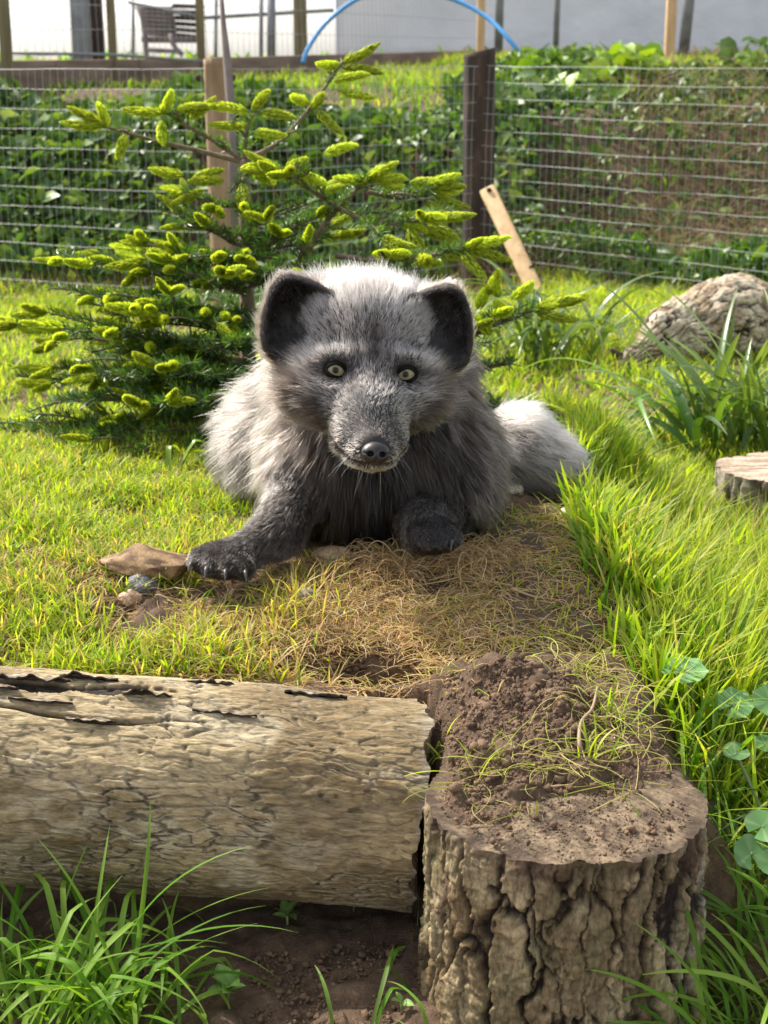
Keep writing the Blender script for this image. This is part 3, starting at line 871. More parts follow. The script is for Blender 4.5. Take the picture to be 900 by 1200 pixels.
# far pale sheet wall and white panels
def sheet(name, px0, px1, py0, py1, d, mat, label, cat, ny=20, amp=0.05, seed=1):
    a, b = P(px0, py1, d), P(px1, py1, d)
    zt = P(px0, py0, d)[2]
    zb_ = min(a[2], b[2])
    n, m = 60, ny
    s, t = np.meshgrid(np.linspace(0, 1, n), np.linspace(0, 1, m), indexing='ij'); s, t = s.ravel(), t.ravel()
    v = np.stack([a[0] + (b[0] - a[0]) * s, a[1] + (b[1] - a[1]) * s, zb_ + (zt - zb_) * t], -1)
    v[:, 1] += amp * fbm(np.stack([s * 9, t * 3, 0 * s + seed], -1), seed)
    v2 = v + (0, 0.02, 0)
    f = grid_faces(n, m); k = n * m; idx = np.arange(k).reshape(n, m); e = []
    for line in (idx[0], idx[-1], idx[:, 0], idx[:, -1]):
        for p, q_ in zip(line[:-1], line[1:]): e.append((p, q_, q_ + k, p + k))
    o = obj(name, mesh_np(name, np.concatenate([v, v2]) - (a[0], a[1], zb_), np.concatenate([f, f[:, ::-1] + k, np.array(e)])), mat, None, (a[0], a[1], zb_))
    return tag(o, label, cat) if label else o
tarp = sheet('tarpaulin_wall', 394, 1010, -420, 80, 13.6, M['tarp'], 'large pale grey tarpaulin sheet wall with faint white lettering', 'tarpaulin', amp=0.015)
mb = MB()
rs_ = np.random.default_rng(4)
def stroke(px0, py0, px1, py1, w):
    a, b = P(px0, py0, 13.56), P(px1, py1, 13.56)
    d = b - a; L = np.linalg.norm(d); d /= L
    nn = np.cross(d, (0, 1.0, 0)); nn /= np.linalg.norm(nn)
    h = w * 13.5 / FPX / 2
    a2, b2 = a - d * h, b + d * h
    v = np.array([a2 + nn * h, a2 - nn * h, b2 - nn * h, b2 + nn * h])
    v = np.concatenate([v, v + (0, 0.004, 0)])
    mb.add(v, None, [(0, 1, 2, 3), (7, 6, 5, 4), (0, 4, 5, 1), (1, 5, 6, 2), (2, 6, 7, 3), (3, 7, 4, 0)])
def glyphs(x0, x1, yb, hh, sp):
    x = x0
    while x < x1:
        k = rs_.integers(0, 4)
        w = sp * rs_.uniform(0.5, 0.72)
        if k == 0: stroke(x, yb, x, yb - hh, 1.6); stroke(x, yb, x + w, yb, 1.4)
        elif k == 1: stroke(x, yb, x + w / 2, yb - hh, 1.6); stroke(x + w / 2, yb - hh, x + w, yb, 1.6)
        elif k == 2: stroke(x, yb, x, yb - hh, 1.6); stroke(x + w, yb, x + w, yb - hh, 1.6); stroke(x, yb - hh * 0.5, x + w, yb - hh * 0.5, 1.3)
        else: stroke(x, yb, x, yb - hh, 1.6); stroke(x, yb, x + w, yb - hh * 0.2, 1.3); stroke(x, yb - hh, x + w, yb - hh, 1.3)
        x += sp * rs_.uniform(0.9, 1.15)
glyphs(428, 548, 10, 14, 15)
stroke(507, 8, 506, 24, 2.2); stroke(506, 25, 511, 22, 2.0)
glyphs(606, 640, 14, 9, 12)
glyphs(656, 775, 19, 9, 11); glyphs(812, 898, 19, 9, 11)
mb.build('lettering', M['letter'], tarp, smooth=False)
for px, w, m_, lab in ((563, 9, 'newwood', 'pale square timber post right behind the dark fence post top'), (584, 10, 'steel', 'grey steel post in front of the tarpaulin beside the pale timber post'), (651, 7, 'steel', 'slim grey steel post standing alone before the tarpaulin'), (784, 11, 'newwood', 'yellow timber post standing by the tarpaulin above leafy weeds'), (800, 13, 'steel', 'slanted double grey steel post beside the yellow timber post')):
    d = 9.5 if m_ == 'newwood' else 11.5
    o = upright(px, w, d, -90, 66, M[m_], 'timber_post' if m_ == 'newwood' else 'steel_post', lab, 'post', m_ == 'newwood')
    if px == 800: o.rotation_euler = (0, R(3), 0)
# blue pipe hoop
hp = np.array([P(355, 74, 9.0), P(362, 55, 9.0), P(385, 24, 9.0), P(425, -4, 9.0), P(475, -13, 8.9), P(530, -1, 8.8), P(570, 20, 8.7), P(598, 48, 8.6), P(613, 70, 8.6)])
pts = catmull(hp, np.linspace(0, len(hp) - 1, 70))
mb = MB(); mb.tube(pts, 0.0135, 10)
tag(mb.build('pipe_hoop', M['blue'], None, tuple(hp[0])), 'arched blue plastic water pipe above the grass bank', 'pipe')
# garden bench seen from behind
bd = 10.8
bo = P(200, 66, bd)
bench = empty('garden_bench', tuple(bo), 'grey brown wooden slatted garden bench with curved back behind the yard fence', 'bench')
def bp(px, py, dd=0.0): return P(px, py, bd + dd)
for k in range(7):
    t = k / 6
    y0 = 9 + 30 * t; 
    a, b = bp(163 + 7 * t ** 0.7, y0, 0.1 - 0.02 * t), bp(202 + 5 * t, y0 + 1.5, 0.02)
    mb = MB(); mb.tube(np.array([a, b]), 0.0165, 4); mb.build('back_slat', M['benchwood'], bench, smooth=False)
for k in range(6):
    t = k / 5
    a, b = bp(203 + 3 * t, 7 + 34 * t, 0.05), bp(238, 8 + 36 * t, 0.5)
    mb = MB(); mb.tube(np.array([a, b]), 0.017, 4); mb.build('back_slat', M['darkpost'], bench, smooth=False)
mb = MB(); mb.tube(np.array([bp(161, 8), bp(167, 22), bp(170, 42), bp(172, 66)]), 0.02, 6); mb.build('leg', M['benchwood'], bench)
mb = MB(); mb.tube(np.array([bp(200, 40), bp(202, 50), bp(207, 58), bp(214, 64)]), 0.02, 6); mb.build('leg', M['benchwood'], bench)
mb = MB(); mb.tube(np.array([bp(236, 40, 0.5), bp(236, 66, 0.5)]), 0.02, 6); mb.build('leg', M['benchwood'], bench)
mb = MB(); mb.box((bp(170, 46) + bp(236, 47, 0.4)) / 2, (0.42, 0.4, 0.04)); bevel(mb.build('seat', M['benchwood'], bench, smooth=False), 0.006)
mb = MB(); mb.tube(np.array([bp(170, 58), bp(212, 61)]), 0.018, 6); mb.build('stretcher', M['benchwood'], bench)
deck = MB(); deck.box((bp(205, 66)[0], bp(205, 66)[1] + 0.1, bp(205, 68)[2] - 0.05), (0.62, 0.7, 0.08))
dk = deck.build('stone_slab', M['steel'], None, tuple(bp(205, 70)), False); bevel(dk, 0.01); tag(dk, 'flat grey slab under the garden bench', 'slab')

# ------------------------------------------------------------------ the fox
HEAD_D = 1.632
HS = HEAD_D / FPX                                  # metres per head unit (one photo pixel at the head)
Ho = P(430, 436, HEAD_D)
hz_ = np.array((0, 0, CAM_H)) - Ho; hz_ /= np.linalg.norm(hz_)
hx_ = np.cross((0, 0, 1.0), hz_); hx_ /= np.linalg.norm(hx_)
hy_ = np.cross(hz_, hx_)
def rot_axis(axis, a):
    return np.array(Matrix.Rotation(a, 3, axis))
HB = np.column_stack([hx_, hy_, hz_])
HR = HB @ rot_axis('Z', R(-3.5)) @ rot_axis('Y', R(7.0))
def h2w(q): return Ho + HS * (np.asarray(q, float) @ HR.T)
def w2h(w): return ((np.asarray(w) - Ho) @ HR) / HS

def sd_ell(p, c, r, Rm=None):
    d = p - np.asarray(c, p.dtype)
    if Rm is not None: d = d @ np.asarray(Rm, p.dtype)
    r = np.asarray(r, p.dtype)
    k0 = np.sqrt(((d / r) ** 2).sum(-1)) + 1e-6
    k1 = np.sqrt(((d / (r * r)) ** 2).sum(-1)) + 1e-6
    return k0 * (k0 - 1) / k1
def sd_cone(p, a, b, ra, rb):
    a = np.asarray(a, p.dtype); b = np.asarray(b, p.dtype)
    ab = b - a
    t = np.clip(((p - a) @ ab) / (ab @ ab), 0, 1)
    return np.sqrt(((p - a - t[..., None] * ab) ** 2).sum(-1)) - (ra + (rb - ra) * t)
def smin(a, b, k):
    h = np.maximum(k - np.abs(a - b), 0) / k
    return np.minimum(a, b) - h * h * k * 0.25
def smax(a, b, k): return -smin(-a, -b, k)

# ears : base middle, axis to the tip, half width, length (head units, mirrored)
EAR_A = np.array((-0.45, 0.88, -0.10)); EAR_A /= np.linalg.norm(EAR_A)
EAR_N = np.array((-0.10, 0.08, 1.0)); EAR_N -= EAR_A * (EAR_N @ EAR_A); EAR_N /= np.linalg.norm(EAR_N)
EAR_W = np.cross(EAR_A, EAR_N)
EAR_C = np.array((-78, 55, -8))
def ear_frame(side):
    m = np.array((-side, 1, 1.0))                  # side -1 : screen left as defined
    return EAR_C * m, EAR_A * m, EAR_N * m, EAR_W * m
def sd_ear(q, side):
    c, a, n, w = ear_frame(side)
    d = q - c.astype(q.dtype)
    u, v, wd = d @ a.astype(q.dtype), d @ w.astype(q.dtype), d @ n.astype(q.dtype)
    l = np.stack([v / 0.98, u, wd], -1)
    # leaf-shaped cup : rounded tip, broad base
    taper = 1.0 - 0.0062 * np.clip(u + 12, 0, 60)
    l[..., 0] = l[..., 0] / taper
    outer = sd_ell(l, (0, 0, -4), (58, 57, 25))
    inner = sd_ell(l, (0, -2, 15), (52, 51, 31))
    s = smax(outer, -inner, 5)
    rootm = sd_ell(l, (0, -38, -16), (42, 26, 24))
    return smin(s, rootm, 14)
def sd_skull(q):
    d = sd_ell(q, (0, 26, -48), (84, 74, 80))
    d = smin(d, sd_ell(q, (0, 66, -40), (72, 40, 52)), 22)
    d = smin(d, sd_ell(q, (0, 66, -88), (104, 46, 50)), 20)
    for s in (-1, 1):
        d = smin(d, sd_ell(q, (s * 53, -18, -12), (42, 42, 46)), 26)
        d = smin(d, sd_ell(q, (s * 35, -38, 20), (33, 32, 30)), 26)
        d = smin(d, sd_ell(q, (s * 38, 16, 25), (26, 9, 17)), 14)
    d = smin(d, sd_cone(q, (0, -18, 12), (0, -50, 58), 42, 31), 30)
    d = smin(d, sd_cone(q, (0, -50, 58), (0, -80, 98), 31, 20.5), 20)
    for s in (-1, 1):
        d = smin(d, sd_ell(q, (s * 12, -89, 86), (17.5, 15, 24)), 12)
        d = smin(d, sd_ell(q, (s * 26, -76, 58), (19, 19, 30)), 16)
    jaw = sd_cone(q, (0, -74, 20), (0, -97, 86), 34, 14)
    for s in (-1, 1):
        jaw = smin(jaw, sd_ell(q, (s * 14, -94, 72), (16, 13, 24)), 8)
    d = smin(d, jaw, 6)
    return d
def on_face(x, y):
    z = np.linspace(150, -20, 681)
    v = sd_skull(np.stack([np.full(681, float(x)), np.full(681, float(y)), z], -1))
    k = np.argmax(v < 0) if (v < 0).any() else int(np.argmin(v))
    return np.array((x, y, z[k]))
MOUTH = np.array([on_face(*p) for p in ((48, -66), (43, -78), (36, -89), (26, -97), (14, -101), (0, -98.5))])
def mouth_dist(q):
    qa = q.copy(); qa[..., 0] = np.abs(qa[..., 0])
    g = None
    for a, b in zip(MOUTH[:-1], MOUTH[1:]):
        e = sd_cone(qa, a, b, 0.0, 0.0)
        g = e if g is None else np.minimum(g, e)
    return g
def sd_head(q):
    d = sd_skull(q)
    for s in (-1, 1):
        d = smax(d, -(sd_ell(q, (s * 40.5, -0.5, 43), (12, 7.5, 13))), 5)
    return smax(d, -(mouth_dist(q) - 4.2), 3)

BODY = [  # (group, kind, data)
    ('torso', 'e', P(440, 520, 1.82), (0.100, 0.115, 0.112)),
    ('torso', 'e', P(436, 470, 1.775), (0.098, 0.085, 0.085)),
    ('torso', 'e', P(432, 432, 1.80), (0.108, 0.070, 0.085)),
    ('torso', 'e', P(534, 548, 1.84), (0.046, 0.10, 0.070)),
    ('torso', 'e', P(358, 540, 1.84), (0.045, 0.10, 0.070)),
    ('flank', 'e', P(425, 505, 2.02), (0.145, 0.20, 0.108)),
    ('flank', 'e', P(318, 520, 2.03), (0.062, 0.12, 0.085)),
    ('flank', 'e', P(285, 545, 2.09), (0.055, 0.085, 0.066)),
    ('leg', 'c', P(352, 572, 1.76), P(328, 622, 1.715), 0.036, 0.025),
    ('leg', 'c', P(328, 622, 1.715), P(282, 650, 1.672), 0.024, 0.0195),
    ('leg', 'c', P(532, 588, 1.80), P(496, 616, 1.70), 0.032, 0.0235),
    ('leg', 'c', P(496, 616, 1.70), P(506, 628, 1.672), 0.0235, 0.018),
    ('paw', 'e', P(262, 656, 1.658), (0.034, 0.030, 0.019)),
    ('paw', 'e', P(508, 626, 1.668), (0.028, 0.030, 0.018)),
    ('tail', 'c', P(545, 528, 2.02), P(610, 526, 2.00), 0.042, 0.043),
    ('tail', 'c', P(610, 526, 2.00), P(648, 545, 1.985), 0.043, 0.026),
    ('tail', 'c', P(648, 545, 1.985), P(664, 560, 1.97), 0.024, 0.012),
]
TOES = [(232, 656, 1.640), (247, 662, 1.632), (266, 665, 1.630), (286, 666, 1.638)]
TOES_R = [(490, 630, 1.648), (503, 634, 1.640), (518, 634, 1.642), (530, 630, 1.652)]
for px, py, d in TOES: BODY.append(('paw', 'e', P(px, py, d), (0.0105, 0.017, 0.0115)))
for px, py, d in TOES_R: BODY.append(('paw', 'e', P(px, py, d), (0.0105, 0.016, 0.011)))
def sd_part(p, b):
    if b[1] == 'e': return sd_ell(p, b[2], b[3])
    return sd_cone(p, b[2], b[3], b[4], b[5])

def surface_nets(f, org, h):
    s = f < 0
    nx, ny, nz = f.shape
    c = [(i, j, k) for i in (0, 1) for j in (0, 1) for k in (0, 1)]
    cnt = sum(s[i:nx - 1 + i, j:ny - 1 + j, k:nz - 1 + k].astype(np.int8) for i, j, k in c)
    act = np.argwhere((cnt > 0) & (cnt < 8))
    vals = np.stack([f[act[:, 0] + i, act[:, 1] + j, act[:, 2] + k] for i, j, k in c], 1)
    acc = np.zeros((len(act), 3)); n = np.zeros(len(act))
    ca = np.array(c, float)
    for a in range(8):
        for b in range(a + 1, 8):
            if np.abs(ca[a] - ca[b]).sum() != 1: continue
            m = (vals[:, a] < 0) != (vals[:, b] < 0)
            t = vals[m, a] / (vals[m, a] - vals[m, b])
            acc[m] += ca[a] + t[:, None] * (ca[b] - ca[a]); n[m] += 1
    v = org + h * (act + acc / n[:, None])
    idx = -np.ones((nx - 1, ny - 1, nz - 1), np.int64)
    idx[act[:, 0], act[:, 1], act[:, 2]] = np.arange(len(act))
    quads = []
    for axn in range(3):
        sl0 = [slice(None)] * 3; sl1 = [slice(None)] * 3
        sl0[axn] = slice(0, -1); sl1[axn] = slice(1, None)
        e = np.argwhere(s[tuple(sl0)] != s[tuple(sl1)])
        o1, o2 = [(1, 2), (2, 0), (0, 1)][axn]
        lim = np.array(f.shape)
        ok = (e[:, o1] > 0) & (e[:, o2] > 0) & (e[:, o1] < lim[o1] - 1) & (e[:, o2] < lim[o2] - 1)
        e = e[ok]
        ins = s[tuple(e.T)]
        cs = []
        for d1, d2 in ((-1, -1), (0, -1), (0, 0), (-1, 0)):
            g = e.copy(); g[:, o1] += d1; g[:, o2] += d2
            cs.append(idx[tuple(g.T)])
        qd = np.stack(cs, 1)
        qd[~ins] = qd[~ins][:, ::-1]
        quads.append(qd)
    return v, np.concatenate(quads)

VX = 0.0033
lo = np.array((-0.22, 1.40, 0.20)); hi = np.array((0.30, 2.28, 0.62))
gxs = [np.arange(lo[k], hi[k], VX, dtype=np.float32) for k in range(3)]
fld = np.full([len(g) for g in gxs], 0.5, np.float32)
def sub(a, b):
    out = []
    for k in range(3):
        i0 = max(0, int((a[k] - lo[k]) / VX)); i1 = min(len(gxs[k]), int((b[k] - lo[k]) / VX) + 2)
        out.append(slice(i0, i1))
    return tuple(out)
def gridpts(sl):
    a, b, c = (gxs[k][sl[k]] for k in range(3))
    g = np.empty((len(a), len(b), len(c), 3), np.float32)
    g[..., 0] = a[:, None, None]; g[..., 1] = b[None, :, None]; g[..., 2] = c[None, None, :]
    return g
MG = 0.05
KB = {'torso': 0.05, 'flank': 0.03, 'leg': 0.022, 'paw': 0.008, 'tail': 0.03}
for b in BODY:
    if b[1] == 'e': a0, a1 = np.array(b[2]) - np.array(b[3]) - MG, np.array(b[2]) + np.array(b[3]) + MG
    else: a0, a1 = np.minimum(b[2], b[3]) - max(b[4], b[5]) - MG, np.maximum(b[2], b[3]) + max(b[4], b[5]) + MG
    sl = sub(a0, a1)
    fld[sl] = smin(fld[sl], sd_part(gridpts(sl), b), KB[b[0]])
sl = sub(Ho - 0.19, Ho + (0.19, 0.20, 0.19))
g = gridpts(sl)
q = (((g - Ho.astype(np.float32)) @ HR.astype(np.float32)) / np.float32(HS))
dh = sd_head(q)
for s_ in (-1, 1): dh = smin(dh, sd_ear(q, s_), 9)
fld[sl] = smin(fld[sl], (dh * HS).astype(np.float32), 0.028)
bv, bf = surface_nets(fld, lo, VX)
# two smoothing passes, then vertex normals
def vnormals(v, f):
    n = np.cross(v[f[:, 2]] - v[f[:, 0]], v[f[:, 3]] - v[f[:, 1]])
    out = np.zeros_like(v)
    for k in range(4): np.add.at(out, f[:, k], n)
    return out / (np.linalg.norm(out, axis=1)[:, None] + 1e-12)
for _ in range(2):
    acc = np.zeros_like(bv); cn = np.zeros(len(bv))
    for k in range(4):
        np.add.at(acc, bf[:, k], bv[bf[:, (k + 1) % 4]] + bv[bf[:, (k + 3) % 4]]); np.add.at(cn, bf[:, k], 2)
    bv = 0.6 * bv + 0.4 * acc / cn[:, None]
bn = vnormals(bv, bf)
FX0 = np.array((0.0, 1.8, tz(0.0, 1.8)))
fox = empty('fox', tuple(FX0), 'silver grey fox lying on the mound with paws stretched forward, looking ahead', 'fox')
M['skin'] = noise_mat('dark_skin', [(0.3, (0.008, 0.006, 0.006)), (0.7, (0.02, 0.016, 0.015))], 60, 4, 0.7, 0.2, 300)
skin = obj('body', mesh_np('body', bv - FX0, bf), M['skin'], fox)

# ---- fur
def classify(w):
    q = w2h(w)
    ds = {'head': sd_head(q) * HS, 'earl': sd_ear(q, -1) * HS, 'earr': sd_ear(q, 1) * HS}
    for b in BODY:
        d = sd_part(w, b)
        ds[b[0]] = np.minimum(ds[b[0]], d) if b[0] in ds else d
    ds['earl'] = ds['earl'] - 0.002; ds['earr'] = ds['earr'] - 0.002
    names = list(ds)
    return np.array(names)[np.argmin(np.stack([ds[n] for n in names], 1), 1)], q, ds

def gm(q, c, r):
    return np.exp(-(((q - np.asarray(c, float)) / np.asarray(r, float)) ** 2).sum(-1))

def seg_dist(p, a, b):
    a = np.asarray(a, float); b = np.asarray(b, float)
    t = np.clip(((p - a) @ (b - a)) / ((b - a) @ (b - a)), 0, 1)
    return np.linalg.norm(p - a - t[:, None] * (b - a), axis=1)

tri = np.concatenate([bf[:, [0, 1, 2]], bf[:, [0, 2, 3]]])
ta = 0.5 * np.linalg.norm(np.cross(bv[tri[:, 1]] - bv[tri[:, 0]], bv[tri[:, 2]] - bv[tri[:, 0]]), axis=1)
tc = bv[tri].mean(1)
tn = bn[tri].mean(1)
cls_t, q_t, _ = classify(tc)
dens = np.select([cls_t == 'head', (cls_t == 'earl') | (cls_t == 'earr'), cls_t == 'torso', cls_t == 'flank', cls_t == 'leg', cls_t == 'paw'],
                 [6.5e5, 8.0e5, 3.2e5, 2.8e5, 5.5e5, 7.0e5], 3.2e5)
# the side turned away from the viewer and the underside need less
tocam = np.array((0, 0, CAM_H)) - tc; tocam /= np.linalg.norm(tocam, axis=1)[:, None]
facing = (tn * tocam).sum(1)
dens = dens * np.where(facing < -0.35, 0.25, 1.0)
wgt = ta * dens
NF = int(wgt.sum())
ti = np.searchsorted(np.cumsum(wgt) / wgt.sum(), rng.random(NF))
ti = np.clip(ti, 0, len(tri) - 1)
r1, r2 = np.sqrt(rng.random(NF)), rng.random(NF)
bc = np.stack([1 - r1, r1 * (1 - r2), r1 * r2], 1)
rp = (bv[tri[ti]] * bc[..., None]).sum(1)
rn = (bn[tri[ti]] * bc[..., None]).sum(1); rn /= np.linalg.norm(rn, axis=1)[:, None]
cl, qh, ds = classify(rp)
qn = rn @ HR                                           # normal in head axes
isH = cl == 'head'; isE = (cl == 'earl') | (cl == 'earr')
isT = cl == 'torso'; isF = cl == 'flank'; isL = cl == 'leg'; isP = cl == 'paw'; isTl = cl == 'tail'
side = np.where(cl == 'earl', -1.0, 1.0)
# ear coordinates
ec = EAR_C * np.stack([-side, np.ones(NF), np.ones(NF)], 1)
ea = EAR_A * np.stack([-side, np.ones(NF), np.ones(NF)], 1)
en = EAR_N * np.stack([-side, np.ones(NF), np.ones(NF)], 1)
eu = ((qh - ec) * ea).sum(1); ew = ((qh - ec) * en).sum(1)
ev = np.abs(((qh - ec) * (EAR_W * np.stack([-side, np.ones(NF), np.ones(NF)], 1))).sum(1))
inner = isE & ((qn * en).sum(1) > 0.05)
back = isE & ~inner

# lengths (m)
aq = np.abs(qh[:, 0])
L = np.full(NF, 0.03)
Lh = 0.0085 + 0.008 * sstep(20, -70, qh[:, 2]) + 0.020 * sstep(48, 85, aq) * sstep(50, -10, qh[:, 1]) + 0.012 * sstep(55, 100, qh[:, 1])
Lh = np.where(qh[:, 2] > 45, 0.0042 + 0.0035 * sstep(95, 50, qh[:, 2]), Lh)
Lh = np.where((qh[:, 1] < -92) & (qh[:, 2] > 40), 0.005, Lh)
Lh = Lh + 0.018 * sstep(-55, -95, qh[:, 1]) * sstep(40, 0, qh[:, 2])
eyed = np.minimum(np.linalg.norm((qh - (-40.5, 0, 42)) / (1, 0.72, 1), axis=1), np.linalg.norm((qh - (40.5, 0, 42)) / (1, 0.72, 1), axis=1))
Lh = Lh * (0.5 + 0.5 * sstep(10, 34, eyed))
L = np.where(isH, Lh, L)
L = np.where(inner, 0.006 + 0.010 * gm(np.stack([ev, eu, 0 * eu], 1), (0, -12, 0), (26, 26, 9)), L)
L = np.where(back, 0.016, L)
L = np.where(isT, 0.036, L); L = np.where(isF, 0.036, L)
L = np.where(isL, 0.011, L); L = np.where(isP, 0.0065, L); L = np.where(isTl, 0.03, L)
# blend of leg fur into the chest
L = np.where(isL, L + 0.02 * sstep(0.02, -0.01, ds['torso']), L)
isg = rng.random(NF) < 0.10
L *= rng.uniform(0.72, 1.18, NF) * np.where(isg, 1.4, 1.0)

# flow direction
flow = np.zeros((NF, 3))
nose = np.array((0, -60, 118.0))
fh = qh - nose; fh[:, 2] -= 10; fh[:, 1] += 18
fh = fh / (np.linalg.norm(fh, axis=1)[:, None] + 1e-9)
fh[:, 1] -= 0.25 * sstep(30, 80, aq) * sstep(30, -30, qh[:, 1])
for s in (-1, 1):
    de = qh - np.array((s * 40.5, 0, 30)); re_ = np.linalg.norm(de[:, :2], axis=1)
    wv = 0.8 * sstep(30, 14, re_) * (qh[:, 2] > 0)
    rd_ = de / (np.linalg.norm(de, axis=1)[:, None] + 1e-9); rd_[:, 2] = -0.2
    fh = fh * (1 - wv)[:, None] + rd_ * wv[:, None]
fhw = fh @ HR.T
dn = np.array((0, 0, -1.0))
fb = rp - (Ho + np.array((0, 0.02, 0.03))); fb /= np.linalg.norm(fb, axis=1)[:, None]
fb = fb * np.array((1.0, 0.7, 1.0)) + 0.45 * dn
legdirL = P(262, 656, 1.655) - P(345, 580, 1.75); legdirL /= np.linalg.norm(legdirL)
legdirR = P(508, 630, 1.66) - P(515, 580, 1.77); legdirR /= np.linalg.norm(legdirR)
isleft = rp[:, 0] < P(420, 600, 1.7)[0]
fl = np.where(isleft[:, None], legdirL, legdirR) + 0.15 * dn
taild = P(664, 556, 1.975) - P(560, 524, 2.02); taild /= np.linalg.norm(taild)
flow = np.where(isH[:, None], fhw, fb)
eadir = ea @ HR.T
flow = np.where(isE[:, None], eadir * np.where(inner, 0.9, 1)[:, None], flow)
flow = np.where((isL | isP)[:, None], fl, flow)
flow = np.where(isTl[:, None], taild + 0.1 * dn, flow)
flow = flow - (flow * rn).sum(1)[:, None] * rn
flow /= np.linalg.norm(flow, axis=1)[:, None] + 1e-9
# wander of the coat
nA = np.stack([vnoise(rp * 60, s) for s in (901, 902, 903)], 1) + 0.7 * np.stack([vnoise(rp * 170, s) for s in (911, 912, 913)], 1)
jit = rng.normal(0, 1, (NF, 3))
flow = flow + nA * np.where(isH | isE, 0.22, 0.34)[:, None] + jit * 0.16
liftv = np.select([isH, inner, back, isL | isP, isTl], [0.42, 0.30, 0.45, 0.38, 0.42], 0.5)
liftv = np.where(isH & (qh[:, 2] > 40), 0.34, liftv)
liftv = np.where(isH & (qh[:, 1] > 80), 0.5, liftv)
liftv = liftv * rng.uniform(0.7, 1.35, NF)
dir0 = rn * (liftv + 0.25)[:, None] + flow * 0.75
dir0 /= np.linalg.norm(dir0, axis=1)[:, None]
dir1 = rn * (liftv * 0.4)[:, None] + flow + dn * np.where(isT | isF | isTl, 0.25, 0.05)[:, None]
dir1 /= np.linalg.norm(dir1, axis=1)[:, None]
K = 5
tk = np.linspace(0, 1, K)
pts = np.zeros((NF, K, 3))
for i, t in enumerate(tk):
    pts[:, i] = rp - rn * 0.0008 + L[:, None] * (dir0 * (t - 0.5 * t * t) + dir1 * (0.5 * t * t))
# clumping towards a few leader hairs
nl = NF // 14
lead = rng.choice(NF, nl, replace=False)
kd = kdtree.KDTree(nl)
for i, j in enumerate(lead): kd.insert(rp[j], i)
kd.balance()
own = np.fromiter((kd.find(p)[1] for p in rp.tolist()), np.int64, NF)
tipd = pts[lead[own]]
same = np.linalg.norm(rp[lead[own]] - rp, axis=1) < 0.012
cs = np.where(isH | isE | isL | isP, 0.30, 0.48) * rng.uniform(0.4, 1.2, NF) * same * (np.abs(L[lead[own]] - L) < 0.012)
for i, t in enumerate(tk):
    if i: pts[:, i] = pts[:, i] + (tipd[:, i] - pts[:, i]) * (cs * t ** 1.5)[:, None]

# ---- coat colours : base (near skin) and tip
x_, y_, zq = qh[:, 0], qh[:, 1], qh[:, 2]
DARK = np.array((0.020, 0.016, 0.015)); BROWN = np.array((0.085, 0.062, 0.052)); GREY = np.array((0.30, 0.285, 0.285))
SILV = np.array((0.62, 0.60, 0.60)); CREAM = np.array((0.60, 0.53, 0.47)); WHITE = np.array((0.78, 0.75, 0.72))
tip = np.tile(SILV * 0.9, (NF, 1)); base = np.tile(BROWN, (NF, 1))
guard = rng.random(NF)                                  # some hairs stay dark to the tip
gdark = np.full(NF, 0.28)
def put(arr, mask, colr, w=1.0):
    arr[:] = arr * (1 - (mask * w)[:, None]) + np.asarray(colr) * (mask * w)[:, None]
one = np.ones(NF)
# head
hb = isH.astype(float)
put(tip, hb, SILV * 0.95); put(base, hb, (0.15, 0.138, 0.134)); gdark = np.where(isH, 0.30, gdark)
m = hb * sstep(20, 80, y_); put(tip, m, (0.74, 0.72, 0.72)); put(base, m, (0.36, 0.34, 0.335)); gdark = np.where(m > 0.5, 0.12, gdark)
m = hb * np.clip(1.3 * gm(np.stack([x_, y_, 0 * x_], 1), (2, 26, 0), (10, 30, 9)), 0, 1)
put(tip, m, (0.10, 0.095, 0.095)); put(base, m, DARK)                                 # forehead streak
for s in (-1, 1):
    m = hb * np.clip(1.1 * gm(np.stack([s * x_, y_, 0 * x_], 1), (19, 18, 0), (5, 17, 9)), 0, 1); put(tip, m, (0.12, 0.10, 0.10), 0.8); put(base, m, DARK)
    m = hb * np.exp(-(seg_dist(np.stack([s * x_, y_], 1), (26, 2), (20, -24)) / 5.5) ** 2); put(tip, m, (0.10, 0.085, 0.085), 0.85); put(base, m, DARK)
    m = hb * np.exp(-(seg_dist(np.stack([s * x_, y_], 1), (52, 4), (72, -6)) / 4.5) ** 2); put(tip, m, (0.10, 0.09, 0.09), 0.8); put(base, m, DARK)
    m = hb * np.exp(-(seg_dist(np.stack([s * x_, y_], 1), (40, 15), (66, 22)) / 7) ** 2); put(tip, m, (0.72, 0.71, 0.7), 0.7)
    m = hb * np.exp(-(seg_dist(np.stack([s * x_, y_], 1), (38, -20), (68, -24)) / 8) ** 2); put(tip, m, (0.74, 0.72, 0.71), 0.7)
m = hb * sstep(17, 12, eyed); put(tip, m, DARK * 1.3); put(base, m, DARK)
m = hb * gm(qh, (0, -35, 60), (26, 22, 40)); put(tip, m, (0.74, 0.73, 0.74), 0.8)
m = hb * gm(qh, (0, -70, 112), (21, 19, 34)); put(tip, m, (0.16, 0.115, 0.105), 0.9); put(base, m, (0.05, 0.038, 0.036))
m = hb * gm(np.stack([aq, y_, zq], 1), (28, -84, 88), (18, 14, 26)); put(tip, m, (0.48, 0.41, 0.38), 0.7); put(base, m, (0.14, 0.10, 0.09))
m = hb * sstep(-100.5, -104, y_) * sstep(55, 75, zq); put(tip, m, (0.66, 0.60, 0.56)); put(base, m, (0.5, 0.42, 0.38)); gdark = np.where(m > 0.5, 0, gdark)
ml = mouth_dist(qh)
m = hb * np.exp(-(ml / 5.6) ** 2); put(tip, m, (0.03, 0.022, 0.021)); put(base, m, DARK)
